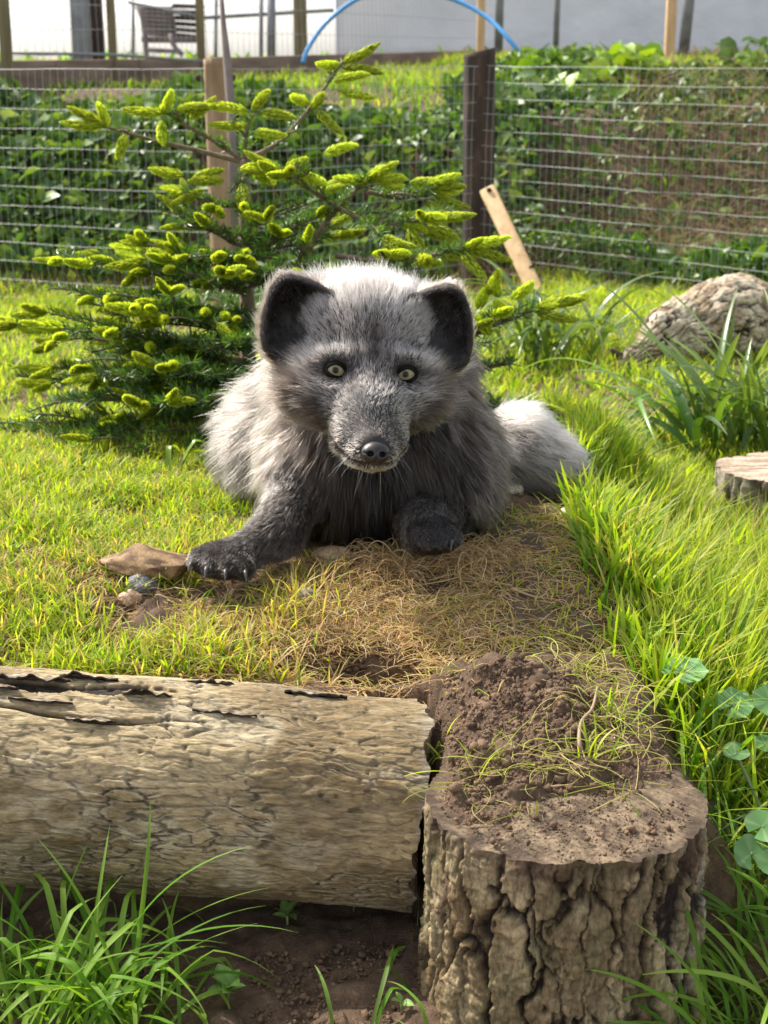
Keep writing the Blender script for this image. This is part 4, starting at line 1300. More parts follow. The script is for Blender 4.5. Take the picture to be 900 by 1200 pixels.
# dark frame of the face : below the ears, outer cheek, under the jaw
xb = np.interp(y_, (-112, -90, -57, -19, 7, 30, 60, 100), (28, 36, 42, 68, 80, 72, 84, 125)) + 6 * vnoise(qh * 0.09, 77)
fr = sstep(-7, 9, aq - xb)
fr = np.maximum(fr, sstep(-82, -98, y_) * sstep(55, 30, zq)); fr = np.maximum(fr, sstep(-20, -60, y_) * sstep(0, -25, zq))
m = hb * fr * (y_ < 78); put(tip, m, (0.085, 0.06, 0.05), 0.95); put(base, m, DARK); gdark = np.where(m > 0.5, 0.4, gdark)
# behind the ears and on the crown sides : warm
m = hb * sstep(-60, -95, zq) * sstep(30, 70, aq); put(tip, m, (0.66, 0.54, 0.45), 0.8)
# ears
ib = inner.astype(float); put(tip, ib, (0.012, 0.010, 0.009)); put(base, ib, (0.005, 0.004, 0.004))
tuft = ib * gm(np.stack([ev, eu, 0 * eu], 1), (0, -8, 0), (17, 20, 9)) * sstep(-0.2, 0.4, vnoise(qh * 0.12, 71) + 0.1); put(tip, tuft, (0.34, 0.32, 0.31), 0.8)
bb = back.astype(float); put(tip, bb, (0.55, 0.46, 0.39)); put(base, bb, (0.16, 0.12, 0.10))
m = bb * sstep(-8, 6, ew); put(tip, m, (0.05, 0.04, 0.037)); put(base, m, DARK)
# front torso : brown grey with silver tips, nearly black under the chin
tb = (isT | (isL & (ds['torso'] < 0.012))).astype(float)
put(tip, tb, (0.40, 0.31, 0.255)); put(base, tb, (0.045, 0.034, 0.03)); gdark = np.where(isT, 0.36, gdark)
pxp = 450 + (rp[:, 0]) / ((rp[:, 1] * cP + (CAM_H - rp[:, 2]) * sP)) * FPX
kz = -(rp[:, 1] * sP - (CAM_H - rp[:, 2]) * cP)
chest = np.exp(-(((rp[:, 0] + 0.01) / 0.075) ** 2)) * sstep(1.86, 1.74, rp[:, 1]) * sstep(0.47, 0.42, rp[:, 2])
m = tb * chest; put(tip, m, (0.055, 0.043, 0.04), 0.95); put(base, m, DARK); 
# collar streaks behind the face on both sides, sunlit left side and flank painted lighter
m = tb * sstep(-0.06, -0.11, rp[:, 0]); put(tip, m, (0.66, 0.55, 0.47), 0.85); put(base, m, (0.20, 0.155, 0.13)); gdark = np.where(m > 0.5, 0.12, gdark)
band = sstep(0.0, 0.35, np.sin(np.linalg.norm(rp - Ho, axis=1) * 150 + 2.0 * fbm(rp * 18, 55, 2)))
m = tb * sstep(0.02, 0.07, rp[:, 0]) * band; put(tip, m, (0.52, 0.475, 0.45), 0.5)
fbk = isF.astype(float); put(tip, fbk, (0.70, 0.64, 0.59)); put(base, fbk, (0.32, 0.27, 0.24)); gdark = np.where(isF, 0.08, gdark)
m = fbk * sstep(0.02, 0.10, rp[:, 0]); put(tip, m, (0.34, 0.29, 0.27), 0.7); put(base, m, BROWN)
# legs and paws
lb = isL.astype(float) * (ds['torso'] >= 0.004)
put(tip, lb, (0.34, 0.32, 0.315)); put(base, lb, (0.03, 0.025, 0.024)); gdark = np.where(isL, 0.35, gdark)
pb = isP.astype(float); put(tip, pb, (0.12, 0.105, 0.10)); put(base, pb, DARK); gdark = np.where(isP, 0.5, gdark)
# tail : pale with a dark end
tlb = isTl.astype(float); put(tip, tlb, (0.80, 0.77, 0.74)); put(base, tlb, (0.62, 0.58, 0.55)); gdark = np.where(isTl, 0.06, gdark)
m = tlb * sstep(P(655, 550, 1.98)[0], P(672, 560, 1.98)[0], rp[:, 0] + 0.3 * (0.30 - rp[:, 2])); put(tip, m, (0.08, 0.07, 0.068)); put(base, m, DARK)
dk_ = guard < gdark
tip = np.where(dk_[:, None], tip * 0.22 + base * 0.25, tip) * (rng.uniform(0.6, 1.35, NF) * np.where(isT, rng.uniform(0.35, 1.9, nl)[own], rng.uniform(0.65, 1.35, nl)[own]))[:, None]
tip = np.clip(tip, 0.004, 0.9) ** 1.0
gainT = 0.11 + 0.19 * sstep(-0.05, -0.11, rp[:, 0])  # left torso colour raised where the sun strikes it
gainH = 0.52 - 0.22 * sstep(-30, -80, zq) - 0.27 * sstep(72, 104, y_)  # crown and nape colour darkened against glare of the sun behind
gainH = np.clip(gainH, 0.07, 1)
gainc = np.select([isH, isE, isT, isF, isL, isP], [gainH, 0.45, gainT, 0.165, 0.44, 0.40], 0.40)
gainc = gainc[:, None] * np.array((1.06, 0.97, 0.88))
tip = np.clip(tip * gainc, 0.003, 0.9); base = np.clip(base * gainc * 0.8, 0.003, 0.9)
band_t = np.array((0.0, 0.30, 0.62, 0.9, 1.0))
colk = np.zeros((NF, K, 4), np.float32); colk[..., 3] = 1
for i in range(K):
    colk[:, i, :3] = base * (1 - band_t[i]) + tip * band_t[i]
# no hair on the eyeballs, the nose pad, in the lip line
bad = isH & ((eyed < 9.5) | (np.linalg.norm((qh - (0, -84, 120)) / (17, 13, 14), axis=1) < 1.0) | (ml < 4.0))
okm = ~bad
pts, colk, L = pts[okm], colk[okm], L[okm]
rad0 = np.select([isH | isE | isP, isL], [0.00021, 0.00021], 0.00026)[okm] * rng.uniform(0.8, 1.2, okm.sum()) * np.where(isg[okm], 1.3, 1.0)

def hair_object(name, pts, radii, cols, mat, parent=None, off=(0, 0, 0)):
    """pts (n,k,3), radii (n,k), cols (n,k,4)"""
    n, k = pts.shape[:2]
    hc = bpy.data.hair_curves.new(name)
    hc.add_curves([k] * n)
    hc.attributes['position'].data.foreach_set('vector', (pts - np.asarray(off)).astype(np.float32).ravel())
    ra = hc.attributes.get('radius') or hc.attributes.new('radius', 'FLOAT', 'POINT')
    ra.data.foreach_set('value', radii.astype(np.float32).ravel())
    ca_ = hc.attributes.new('Col', 'FLOAT_COLOR', 'POINT')
    ca_.data.foreach_set('color', cols.astype(np.float32).ravel())
    hc.materials.append(mat)
    o = bpy.data.objects.new(name, hc)
    return link(o, parent)
def fur_mat(name, rough=0.4):
    m, nt, b, out = newmat(name)
    nt.nodes.remove(b)
    at = N(nt, 'ShaderNodeAttribute', attribute_name='Col')
    h = N(nt, 'ShaderNodeBsdfHairPrincipled')
    h.model = 'CHIANG'; h.parametrization = 'COLOR'
    h.inputs['Roughness'].default_value = rough
    h.inputs['Radial Roughness'].default_value = 0.5
    h.inputs['Random Roughness'].default_value = 0.1
    nt.links.new(at.outputs['Color'], h.inputs['Color'])
    nt.links.new(h.outputs[0], out.inputs['Surface'])
    return m
M['fur'] = fur_mat('fox_fur', 0.42)
taper = np.array((1.0, 1.0, 0.85, 0.55, 0.12))
fur = hair_object('fur', pts, rad0[:, None] * taper[None], colk, M['fur'], fox, FX0)
fur['kind'] = 'stuff'

# ---- eyes
def eye_mat():
    m, nt, b, out = newmat('eye')
    tc = N(nt, 'ShaderNodeTexCoord')
    sx = N(nt, 'ShaderNodeSeparateXYZ'); nt.links.new(tc.outputs['Object'], sx.inputs[0])
    cx = N(nt, 'ShaderNodeCombineXYZ'); nt.links.new(sx.outputs[0], cx.inputs[0])
    ym = N(nt, 'ShaderNodeMath', operation='MULTIPLY'); ym.inputs[1].default_value = 1.0
    nt.links.new(sx.outputs[1], ym.inputs[0]); nt.links.new(ym.outputs[0], cx.inputs[1])
    ln = N(nt, 'ShaderNodeVectorMath', operation='LENGTH'); nt.links.new(cx.outputs[0], ln.inputs[0])
    nz = N(nt, 'ShaderNodeTexNoise', i_Scale=900.0, i_Detail=3.0); nt.links.new(tc.outputs['Object'], nz.inputs['Vector'])
    k = N(nt, 'ShaderNodeMath', operation='DIVIDE'); k.inputs[1].default_value = 12.5 * HS
    nt.links.new(ln.outputs['Value'], k.inputs[0])
    r = ramp(nt, [(0.0, (0.004, 0.004, 0.004)), (0.25, (0.002, 0.002, 0.002)), (0.28, (0.12, 0.105, 0.055)), (0.45, (0.26, 0.235, 0.125)), (0.78, (0.17, 0.155, 0.08)), (0.86, (0.03, 0.025, 0.02)), (1, (0.03, 0.025, 0.02))], k.outputs[0])
    mx = N(nt, 'ShaderNodeMix', data_type='RGBA', blend_type='MULTIPLY'); mx.inputs[0].default_value = 0.4
    nt.links.new(r.outputs[0], mx.inputs[6]); nt.links.new(nz.outputs['Color'], mx.inputs[7])
    nt.links.new(r.outputs[0], b.inputs['Base Color'])
    b.inputs['Roughness'].default_value = 0.35
    b.inputs['Coat Weight'].default_value = 0.35
    b.inputs['Specular IOR Level'].default_value = 0.15
    b.inputs['Coat Roughness'].default_value = 0.04
    return m
M['eye'] = eye_mat()
M['lid'] = noise_mat('eyelid_skin', [(0.3, (0.005, 0.004, 0.004)), (0.7, (0.012, 0.010, 0.010))], 200, 3, 0.9, 0)
M['lid'].node_tree.nodes['Principled BSDF'].inputs['Specular IOR Level'].default_value = 0.1
for s in (-1, 1):
    cq = np.array((s * 40.5, 0, 35))
    c = h2w(cq)
    n_, m_ = 24, 40
    ph, tt = np.meshgrid(np.linspace(0.001, math.pi - 0.001, n_), np.linspace(0, 2 * math.pi, m_, endpoint=False), indexing='ij')
    ev_ = 12.0 * HS * np.stack([np.sin(ph) * np.cos(tt), np.sin(ph) * np.sin(tt), np.cos(ph)], -1).reshape(-1, 3)
    eo = obj('eye', mesh_np('eye', ev_, grid_faces(n_, m_, True)), M['eye'], fox, tuple(c - FX0))
    look = np.array((0, 0, CAM_H)) - c; look /= np.linalg.norm(look)
    eo.rotation_euler = Matrix(np.column_stack([np.cross(hy_, look), hy_, look])).to_euler()
    # almond rim of the lids lying on the eyeball
    a = np.linspace(0, 2 * math.pi, 49)
    ex = 11.0 * np.cos(a); ey = np.where(np.sin(a) > 0, 7.0, 7.0) * np.sin(a) * (1 - 0.25 * np.cos(a) ** 2)
    ex = ex * s
    ey = ey + np.where(ex * s > 0, 0.06, 0.20) * ex * s
    rr = np.sqrt(np.clip(12.5 ** 2 - np.minimum(ex ** 2 + ey ** 2, 12.0 ** 2), 0, None))
    ring = h2w(cq + np.stack([ex, ey, rr + 0.5], -1))
    mb = MB(); mb.tube(ring, 1.1 * HS, 8, cap=False)
    rows = []
    for kk in range(7):
        g_ = 1 + kk * 0.05
        ox, oy = ex * g_, ey * (1 + kk * 0.17)
        oz = np.sqrt(np.clip(13.2 ** 2 - np.minimum(ox ** 2 + oy ** 2, 12.8 ** 2), 0, None)) + 0.2
        rows.append(h2w(cq + np.stack([ox, oy, oz], -1))[:-1])
    fq = grid_faces(7, 48, True)
    mb.add(np.concatenate(rows), None, fq if s > 0 else fq[:, ::-1])
    mb.build('eyelid', M['lid'], fox)
    inner_c = h2w(cq + np.array((-s * 13.5, -5, 9)))
    mb = MB(); mb.tube(np.array([h2w(cq + np.array((-s * 10, -3, 7))), h2w(cq + np.array((-s * 15, -7, 6))), h2w(cq + np.array((-s * 18, -12, 6)))]), (2.6 * HS, 2.0 * HS, 0.6 * HS), 8)
    mb.build('tear_duct', M['lid'], fox)
# ---- nose
def sd_nose(q):
    q = (q - (0, -86, 116)) / 0.9 + (0, -84, 114)
    d = sd_ell(q, (0, -84, 116), (16.5, 12, 13))
    d = smin(d, sd_ell(q, (0, -90, 121), (12, 9.5, 9)), 6)
    for s in (-1, 1):
        d = smin(d, sd_ell(q, (s * 10.5, -87, 119), (6.5, 7.5, 8)), 4)
        d = smax(d, -sd_ell(q, (s * 7.2, -87.0, 129), (3.9, 3.3, 9)), 2.0)
        d = smax(d, -sd_cone(q, (s * 8, -88, 129), (s * 16.5, -85.5, 124), 1.6, 0.9), 1.6)
    d = smax(d, -sd_cone(q, (0, -88, 132.5), (0, -101, 126), 1.2, 1.3), 1.5)
    return d
st_ = 0.75
ax_ = [np.arange(-22, 22, st_), np.arange(-106, -66, st_), np.arange(96, 138, st_)]
gq = np.stack(np.meshgrid(*ax_, indexing='ij'), -1)
nv_, nf_ = surface_nets(sd_nose(gq), np.array((-22, -106, 96.0)), st_)
M['nose'] = noise_mat('wet_black_nose', [(0.3, (0.010, 0.009, 0.009)), (0.7, (0.022, 0.019, 0.018))], 500, 3, 0.38, 0.35, 1400, dist=0.0005)
obj('nose', mesh_np('nose', h2w(nv_) - FX0, nf_), M['nose'], fox)
# ---- claws
M['claw'] = noise_mat('horn_claw', [(0.3, (0.025, 0.022, 0.02)), (0.7, (0.085, 0.078, 0.072))], 200, 4, 0.4, 0)
for lst, dx in ((TOES, -1), (TOES_R[3:], 1)):
    for k, (px, py, d) in enumerate(lst):
        c0 = np.array(P(px, py, d))
        out = np.array((-0.3 + 0.16 * k if dx < 0 else -0.1 + 0.14 * k, -1.0, 0)); out /= np.linalg.norm(out)
        cpts = np.array([c0 + out * 0.012 + (0, 0, 0.001), c0 + out * 0.019 + (0, 0, 0.0015), c0 + out * 0.0235 - (0, 0, 0.002), c0 + out * 0.026 - (0, 0, 0.007)])
        mb = MB(); mb.tube(catmull(cpts, np.linspace(0, 3, 10)), np.linspace(0.0034, 0.0006, 10), 8)
        mb.build('claw', M['claw'], fox)
# ---- whiskers
wp_, wr_, wc_ = [], [], []
for k in range(18):
    s = -1 if k % 2 else 1
    a = np.array((s * rng.uniform(14, 30), rng.uniform(-96, -84), rng.uniform(86, 104)))
    if k > 12: a = np.array((s * rng.uniform(2, 14), rng.uniform(-110, -106), rng.uniform(90, 100)))
    dv = np.array((s * rng.uniform(0.3, 1.0), rng.uniform(-1.0, -0.4), rng.uniform(-0.1, 0.35))); dv /= np.linalg.norm(dv)
    if k > 12: dv = np.array((s * rng.uniform(0.0, 0.35), -1, 0.1))
    ln = rng.uniform(18, 38)
    t = np.linspace(0, 1, 8)[:, None]
    wp_.append(h2w(a + dv * ln * t + np.array((0, -ln * 0.18, -4)) * t ** 2)); wr_.append(0.00015 * (1 - 0.85 * t[:, 0]))
    cv = rng.choice([0.05, 0.3]); wc_.append(np.tile((cv, cv, cv, 1), (8, 1)))
wk = hair_object('whiskers', np.array(wp_), np.array(wr_), np.array(wc_), M['fur'], fox, FX0)
wk['kind'] = 'stuff'

# ------------------------------------------------------------------ grass
def blade_mesh(roots, h, w, az, lean, bend, cols, nseg=3, tipc=None):
    """flat curved blades, one triangle strip each"""
    n = len(roots)
    t = np.linspace(0, 1, nseg + 1)
    ld = np.stack([np.cos(az), np.sin(az), np.zeros(n)], 1)
    wa = az + math.pi / 2 + rng.normal(0, 0.5, n)
    wd = np.stack([np.cos(wa), np.sin(wa), np.zeros(n)], 1)
    V = np.zeros((n, 2 * nseg + 1, 3)); C = np.zeros((n, 2 * nseg + 1, 3))
    for i, tt in enumerate(t):
        p = roots + ld * (h * (lean * tt + bend * tt ** 2.2))[:, None]
        up = h * (tt - 0.45 * np.minimum(bend, 1.6) * tt ** 2.4 * np.clip(lean + bend, 0, 1.2))
        p = p + np.stack([0 * h, 0 * h, up], 1)
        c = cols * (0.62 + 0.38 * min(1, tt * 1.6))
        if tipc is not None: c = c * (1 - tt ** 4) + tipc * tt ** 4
        if i < nseg:
            ww = w * (0.8 + 0.35 * math.sin(math.pi * tt)) * (1 - 0.25 * tt) * 0.5
            V[:, 2 * i] = p - wd * ww[:, None]; V[:, 2 * i + 1] = p + wd * ww[:, None]
            C[:, 2 * i] = c; C[:, 2 * i + 1] = c
        else:
            V[:, 2 * i] = p; C[:, 2 * i] = c
    k = 2 * nseg + 1
    f = []
    for i in range(nseg - 1):
        f += [(2 * i, 2 * i + 1, 2 * i + 3), (2 * i, 2 * i + 3, 2 * i + 2)]
    f.append((2 * nseg - 2, 2 * nseg - 1, 2 * nseg))
    F = (np.arange(n)[:, None, None] * k + np.array(f)[None]).reshape(-1, 3)
    return V.reshape(-1, 3), F, C.reshape(-1, 3)

LIME = np.array((0.25, 0.39, 0.014)); YEL = np.array((0.38, 0.46, 0.03)); GRN = np.array((0.10, 0.25, 0.014)); STRAW = np.array((0.50, 0.37, 0.18)); DEEP = np.array((0.05, 0.115, 0.02))
def pick_cols(n, wts):
    pal = np.array([LIME, YEL, GRN, STRAW, DEEP])
    k = rng.choice(5, n, p=np.array(wts) / sum(wts))
    return pal[k] * rng.uniform(0.75, 1.25, (n, 1)) * rng.uniform(0.93, 1.07, (n, 3))

def in_fox(x, y):
    m = np.zeros(len(x), bool)
    for b in BODY:
        if b[1] == 'e': m |= (((x - b[2][0]) / (b[3][0] * 0.92)) ** 2 + ((y - b[2][1]) / (b[3][1] * 0.92)) ** 2) < 1
        else:
            a2, b2 = np.array(b[2][:2]), np.array(b[3][:2])
            m |= seg_dist(np.stack([x, y], 1), a2, b2) < min(b[4], b[5]) * 0.95
    return m
def in_log(x, y):
    ylog = LOG_A[1] + (LOG_B[1] - LOG_A[1]) * (x - LOG_A[0]) / (LOG_B[0] - LOG_A[0])
    return (x < LOG_B[0] + 0.012) & (np.abs(y - ylog) < 0.06)
def in_stump(x, y): return np.hypot(x - ST_C[0], y - ST_C[1]) < ST_R + 0.004
SS2 = PG(930, 560, 0.185)
def in_small(x, y): return np.hypot(x - SS2[0], y - SS2[1]) < 0.118

def grass(name, n, xr, yr, prob, h, w, lean, bend, wts, label, nseg=3, az0=None, seed=1, mat='grass', tip=True, zf=None, clump=12):
    x = rng.uniform(*xr, n); y = rng.uniform(*yr, n)
    nz = 0.5 + 0.5 * fbm(xy0(x, y, clump), seed, 3)
    ok = (rng.random(n) < prob(x, y) * np.clip(0.35 + 1.1 * nz, 0, 1)) & ~in_fox(x, y) & ~in_log(x, y) & ~in_stump(x, y) & ~in_small(x, y)
    x, y, nz = x[ok], y[ok], nz[ok]; n = len(x)
    z = (zf or terrain)(x, y) - 0.003
    hh_ = h(x, y) * rng.uniform(0.45, 1.15, n) * (0.65 + 0.6 * nz)
    az = rng.uniform(0, 2 * math.pi, n)
    if az0 is not None: az = az0 + rng.normal(0, 0.9, n)
    le = np.abs(rng.normal(0, lean, n)); be = np.abs(rng.normal(bend, bend * 0.6, n))
    c = pick_cols(n, wts) if not callable(wts) else wts(x, y, n)
    tc_ = c * 0.45 + 0.55 * np.array((0.52, 0.46, 0.16)) if tip else None
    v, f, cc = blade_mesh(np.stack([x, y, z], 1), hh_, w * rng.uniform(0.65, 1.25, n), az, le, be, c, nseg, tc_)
    o = obj(name, mesh_np(name, v, f, cc), M[mat])
    tag(o, label, 'grass', None, 'stuff')
    return o
def mixcols(fstraw):
    def fn(x, y, n):
        c = pick_cols(n, (4.5, 4.0, 1.6, 0.6, 0.3))
        s = pick_cols(n, (0.7, 0.8, 0.2, 6, 0))
        return np.where((rng.random(n) < fstraw(x, y))[:, None], s, c)
    return fn

dryc = lambda x, y: np.clip(np.exp(-(((x + 0.03) / 0.17) ** 2 + ((y - 1.52) / 0.17) ** 2)) * 1.5, 0, 1)
front = lambda x: np.where(x < 0.03, 1.37, 1.28)
# short lawn left on the bed
def p_left(x, y): return sstep(0.0, 0.03, y - front(x)) * sstep(-0.02, -0.13, x) * (1 - 0.55 * dryc(x, y)) * (1 - 0.95 * np.clip(soilness(x, y), 0, 1)) * (1 - sstep(2.5, 2.9, y))
grass('lawn_grass', 95000, (-0.75, 0.0), (1.37, 2.9), p_left, lambda x, y: 0.030 + 0.012 * sstep(1.7, 1.5, y) + 0.01 * sstep(-0.2, -0.4, x) * 0, 0.0021, 0.35, 0.5,
      mixcols(lambda x, y: 0.16 + 0.75 * dryc(x, y) + 0.35 * np.exp(-(((x + 0.33) / 0.12) ** 2 + ((y - 1.58) / 0.07) ** 2))), 'short sunlit yellow green grass on the raised bed left of the fox', seed=5)
# thin tufts in the dry middle
def p_mid(x, y): return (sstep(0, 0.03, y - front(x)) * sstep(0.27, 0.18, x) * sstep(-0.2, -0.1, x) * (1 - 0.85 * np.clip(soilness(x, y), 0, 1)) * (0.35 + 0.4 * sstep(0.1, 0.5, fbm(xy0(x, y, 16), 8, 2))) * (1 - sstep(1.74, 1.8, y) * (x < 0.12)))
grass('sparse_grass', 30000, (-0.2, 0.28), (1.30, 2.1), p_mid, lambda x, y: 0.026 + 0 * x, 0.0016, 0.6, 0.8,
      mixcols(lambda x, y: 0.45 + 0.5 * dryc(x, y)), 'sparse thin grass among dry stalks and soil before the fox', seed=9, zf=heap_z)
# tall bright grass to the right
def p_right(x, y): return sstep(0.215, 0.29, x) * (1 - 0.7 * np.clip(soilness(x, y), 0, 1)) * sstep(1.26, 1.40, y + 0.35 * (x - 0.3) * (x < 0.45))
grass('tall_grass', 80000, (0.2, 0.95), (1.2, 2.75), p_right, lambda x, y: 0.06 + 0.085 * sstep(0.25, 0.40, x) * sstep(2.5, 1.8, y), 0.0040, 0.24, 0.34,
      (6, 2.8, 3, 0.6, 0.8), 'tall bright green grass sloping down right of the mound', nseg=3, seed=15)
def p_low(x, y): return sstep(0.25, 0.34, x) * 0.5 * (1 - sstep(1.25, 1.36, y))
grass('ragged_grass', 9000, (0.24, 0.7), (0.9, 1.38), p_low, lambda x, y: 0.07 + 0 * x, 0.0026, 0.6, 0.8,
      (3, 1, 5, 0.7, 2.0), 'ragged long grass on the soil right of the stump', nseg=4, seed=18)
# lawn behind
def p_back(x, y): return np.where((x > -0.75) & (x < 0.2) & (y < 2.9), 0.0, 1.0) * (1 - 0.6 * ((x > 0.2) & (x < 0.95) & (y < 2.7))) * (1 - 0.8 * sstep(0.0, 0.3, y - 4.75))
grass('back_lawn_grass', 125000, (-2.9, 2.1), (2.1, 5.3), p_back, lambda x, y: 0.045 + 0.015 * sstep(3, 4, y), 0.0042, 0.35, 0.5,
      (5.5, 4.2, 1.5, 0.7, 0.2), 'bright yellow green lawn stretching back to the wire fence', nseg=2, seed=25, clump=5)
# grassy bank
def p_bank(x, y): return np.where(x < 0.45, 0.35 + 0.65 * sstep(5.2, 5.75, y), 0.4 + 0.5 * sstep(5.6, 6.2, y))
def bankcols(x, y, n): return pick_cols(n, (4, 0.8, 5, 0.5, 2.0)) * 0.9
grass('bank_grass', 70000, (-4.2, 4.5), (5.0, 13.2), p_bank, lambda x, y: 0.06 + 0.03 * sstep(6, 9, y), 0.008, 0.4, 0.6, bankcols, 'green grass on top of the bank behind the fence', nseg=2, seed=35, clump=2.5)
# far field
x = rng.uniform(-40, 40, 9000); y = 13 + 60 * rng.random(9000) ** 2
v, f, cc = blade_mesh(np.stack([x, y, terrain(x, y)], 1), rng.uniform(0.1, 0.2, 9000), np.full(9000, 0.05), rng.uniform(0, 6.28, 9000), np.full(9000, 0.3), np.full(9000, 0.4), pick_cols(9000, (3, 1, 5, 1, 1)), 2)
tag(obj('field_grass', mesh_np('field_grass', v, f, cc), M['grass']), 'grass of the field beyond the yard', 'grass', None, 'stuff')

# ---- dead stalks and fine roots
def stalks(name, n, centre, spread, ln, lift, cols, label, rad=0.0005, flat_az=None, zf=heap_z, seed=1):
    x = rng.normal(centre[0], spread[0], n); y = rng.normal(centre[1], spread[1], n)
    ok = ~in_log(x, y) & ~in_stump(x, y) & ~in_fox(x, y) & (y > front(x) - 0.01) & ((rng.random(n) > 0.85 * soilness(x, y)) | (ln < 0.025))
    if name == 'soil_straws': ok = np.ones(n, bool)
    x, y = x[ok], y[ok]; n = len(x)
    z = zf(x, y) + 0.001
    az = rng.uniform(0, 6.28, n) if flat_az is None else flat_az + rng.normal(0, 0.8, n)
    l = ln * rng.uniform(0.4, 1.3, n)
    K = 6; t = np.linspace(0, 1, K)
    curl = rng.normal(0, 1.6, n)
    p = np.zeros((n, K, 3)); p[:, 0] = np.stack([x, y, z], 1)
    lf = np.abs(rng.normal(lift, lift * 0.7, n))
    for i in range(1, K):
        a = az + curl * t[i]
        up = lf * (1 - 1.5 * t[i])
        p[:, i] = p[:, i - 1] + (l / (K - 1))[:, None] * np.stack([np.cos(a), np.sin(a), up], 1)
    gzz = zf(p[:, 1:, 0].ravel(), p[:, 1:, 1].ravel()).reshape(n, K - 1) + 0.0012
    p[:, 1:, 2] = np.maximum(p[:, 1:, 2], gzz)
    pal = np.asarray(cols)
    c = pal[rng.integers(0, len(pal), n)] * rng.uniform(0.7, 1.25, (n, 1))
    cc = np.ones((n, K, 4)); cc[..., :3] = c[:, None] * np.linspace(0.75, 1.1, K)[None, :, None]
    r = rad * rng.uniform(0.6, 1.4, n)[:, None] * np.linspace(1, 0.45, K)[None]
    o = hair_object(name, p, r, cc, M['dry'])
    tag(o, label, 'dry grass', None, 'stuff')
    return o
TAN = [(0.68, 0.48, 0.25), (0.58, 0.39, 0.19), (0.76, 0.59, 0.36), (0.44, 0.28, 0.13), (0.56, 0.45, 0.18)]
stalks('dry_thatch', 20000, (-0.045, 1.54), (0.11, 0.07), 0.030, 0.55, TAN, 'matted tan dry grass in front of the fox', 0.00045)
stalks('dry_tussock', 3600, (0.045, 1.625), (0.04, 0.018), 0.042, 1.1, TAN, 'tussock of dead straw below the folded paw', 0.0005)
stalks('dry_roots', 3000, (0.06, 1.46), (0.13, 0.05), 0.035, 0.6, TAN + [(0.4, 0.36, 0.1)], 'dry curled stalks along the bare edge of the bed', 0.00045)
stalks('dry_litter', 5200, (-0.30, 1.53), (0.13, 0.10), 0.028, 0.45, TAN, 'dead stalks between the grass left of the rock', 0.00045)
stalks('dry_roots', 500, (-0.25, 1.51), (0.05, 0.03), 0.02, 0.3, TAN, 'broken dry stalks round the pebbles beside the paw', 0.0004)
stalks('dry_litter', 1800, (0.17, 1.62), (0.05, 0.14), 0.032, 0.5, TAN, 'dead stalks on the soil slope right of the paw', 0.00045)
YG = [(0.42, 0.44, 0.08), (0.52, 0.48, 0.14), (0.34, 0.38, 0.06), (0.55, 0.46, 0.2)]
stalks('soil_straws', 130, (0.155, 1.18), (0.05, 0.035), 0.05, 0.25, YG, 'yellow grass stalks fallen across the soil on the stump', 0.0004)
stalks('soil_straws', 130, (0.215, 1.335), (0.022, 0.06), 0.06, 0.8, YG, 'yellow grass stalks hanging at the right flank of the soil heap', 0.0004)
# long straws lying over the dry patch
straw = empty('straw_bundle', PG(480, 680, 0.25), 'long pale straws lying across the dry grass below the paw', 'straw')
for k, ps in enumerate([[(395, 725), (430, 705), (470, 690), (520, 680), (533, 668)], [(530, 672), (570, 680), (600, 686)], [(420, 690), (460, 672), (515, 660), (533, 672), (535, 682)], [(410, 718), (450, 706), (500, 712)], [(600, 690), (630, 700), (640, 694)]]):
    pp = []
    for a, b in ps:
        zz = 0.235
        for _ in range(5): g = PG(a, b, zz); zz = float(heap_z([g[0]], [g[1]])[0]) + 0.010
        pp.append(g)
    mb = MB(); mb.tube(catmull(np.array(pp), np.linspace(0, len(pp) - 1, 22)), np.linspace(0.0015, 0.0007, 22), 6, col=(0.55, 0.42, 0.23))
    mb.build('stalk', M['dry'], straw, cols=True)
# pale root on the heap
pp = []
for a, b, e in ((700, 805, 0.012), (694, 830, 0.012), (681, 846, 0.010), (679, 870, 0.006), (684, 885, 0.0)):
    zz = 0.24
    for _ in range(6): g = PG(a, b, zz); zz = float(heap_z([g[0]], [g[1]])[0]) + e
    pp.append(g)
mb = MB(); mb.tube(catmull(np.array(pp), np.linspace(0, 4, 24)), np.linspace(0.0012, 0.002, 24), 6, col=(0.5, 0.36, 0.24))
tag(mb.build('dry_root', M['dry'], None, tuple(pp[-1]), cols=True), 'bent pale dry root sticking out of the soil heap', 'root')

# ---- soil crumbs
def crumbs(name, n, fn, size, label, seed, zf=None):
    x, y = fn(n)
    ok = ~in_log(x, y) & ~in_fox(x, y)
    x, y = x[ok], y[ok]; n = len(x)
    z = (zf or heap_z)(x, y)
    bm = bmesh.new(); bmesh.ops.create_icosphere(bm, subdivisions=1, radius=1)
    bvv = np.array([q.co for q in bm.verts]); bff = np.array([[q.index for q in fc.verts] for fc in bm.faces]); bm.free()
    s = size * np.exp(rng.normal(0, 0.55, n))
    v = bvv[None] * (1 + 0.28 * rng.normal(0, 1, (n, len(bvv), 1))) * (s[:, None, None] * rng.uniform(0.6, 1.2, (n, 1, 3)))
    v = v + np.stack([x, y, z + s * 0.15], 1)[:, None]
    f = (np.arange(n)[:, None, None] * len(bvv) + bff[None]).reshape(-1, 3)
    o = obj(name, mesh_np(name, v.reshape(-1, 3), f), M['crumb'])
    return tag(o, label, 'soil', None, 'stuff')
crumbs('soil_crumbs', 4800, lambda n: (rng.uniform(-0.5, 0.42, n), 1.0 + 0.22 * rng.random(n)), 0.0014, 'loose brown soil crumbs in front of the log', 1)
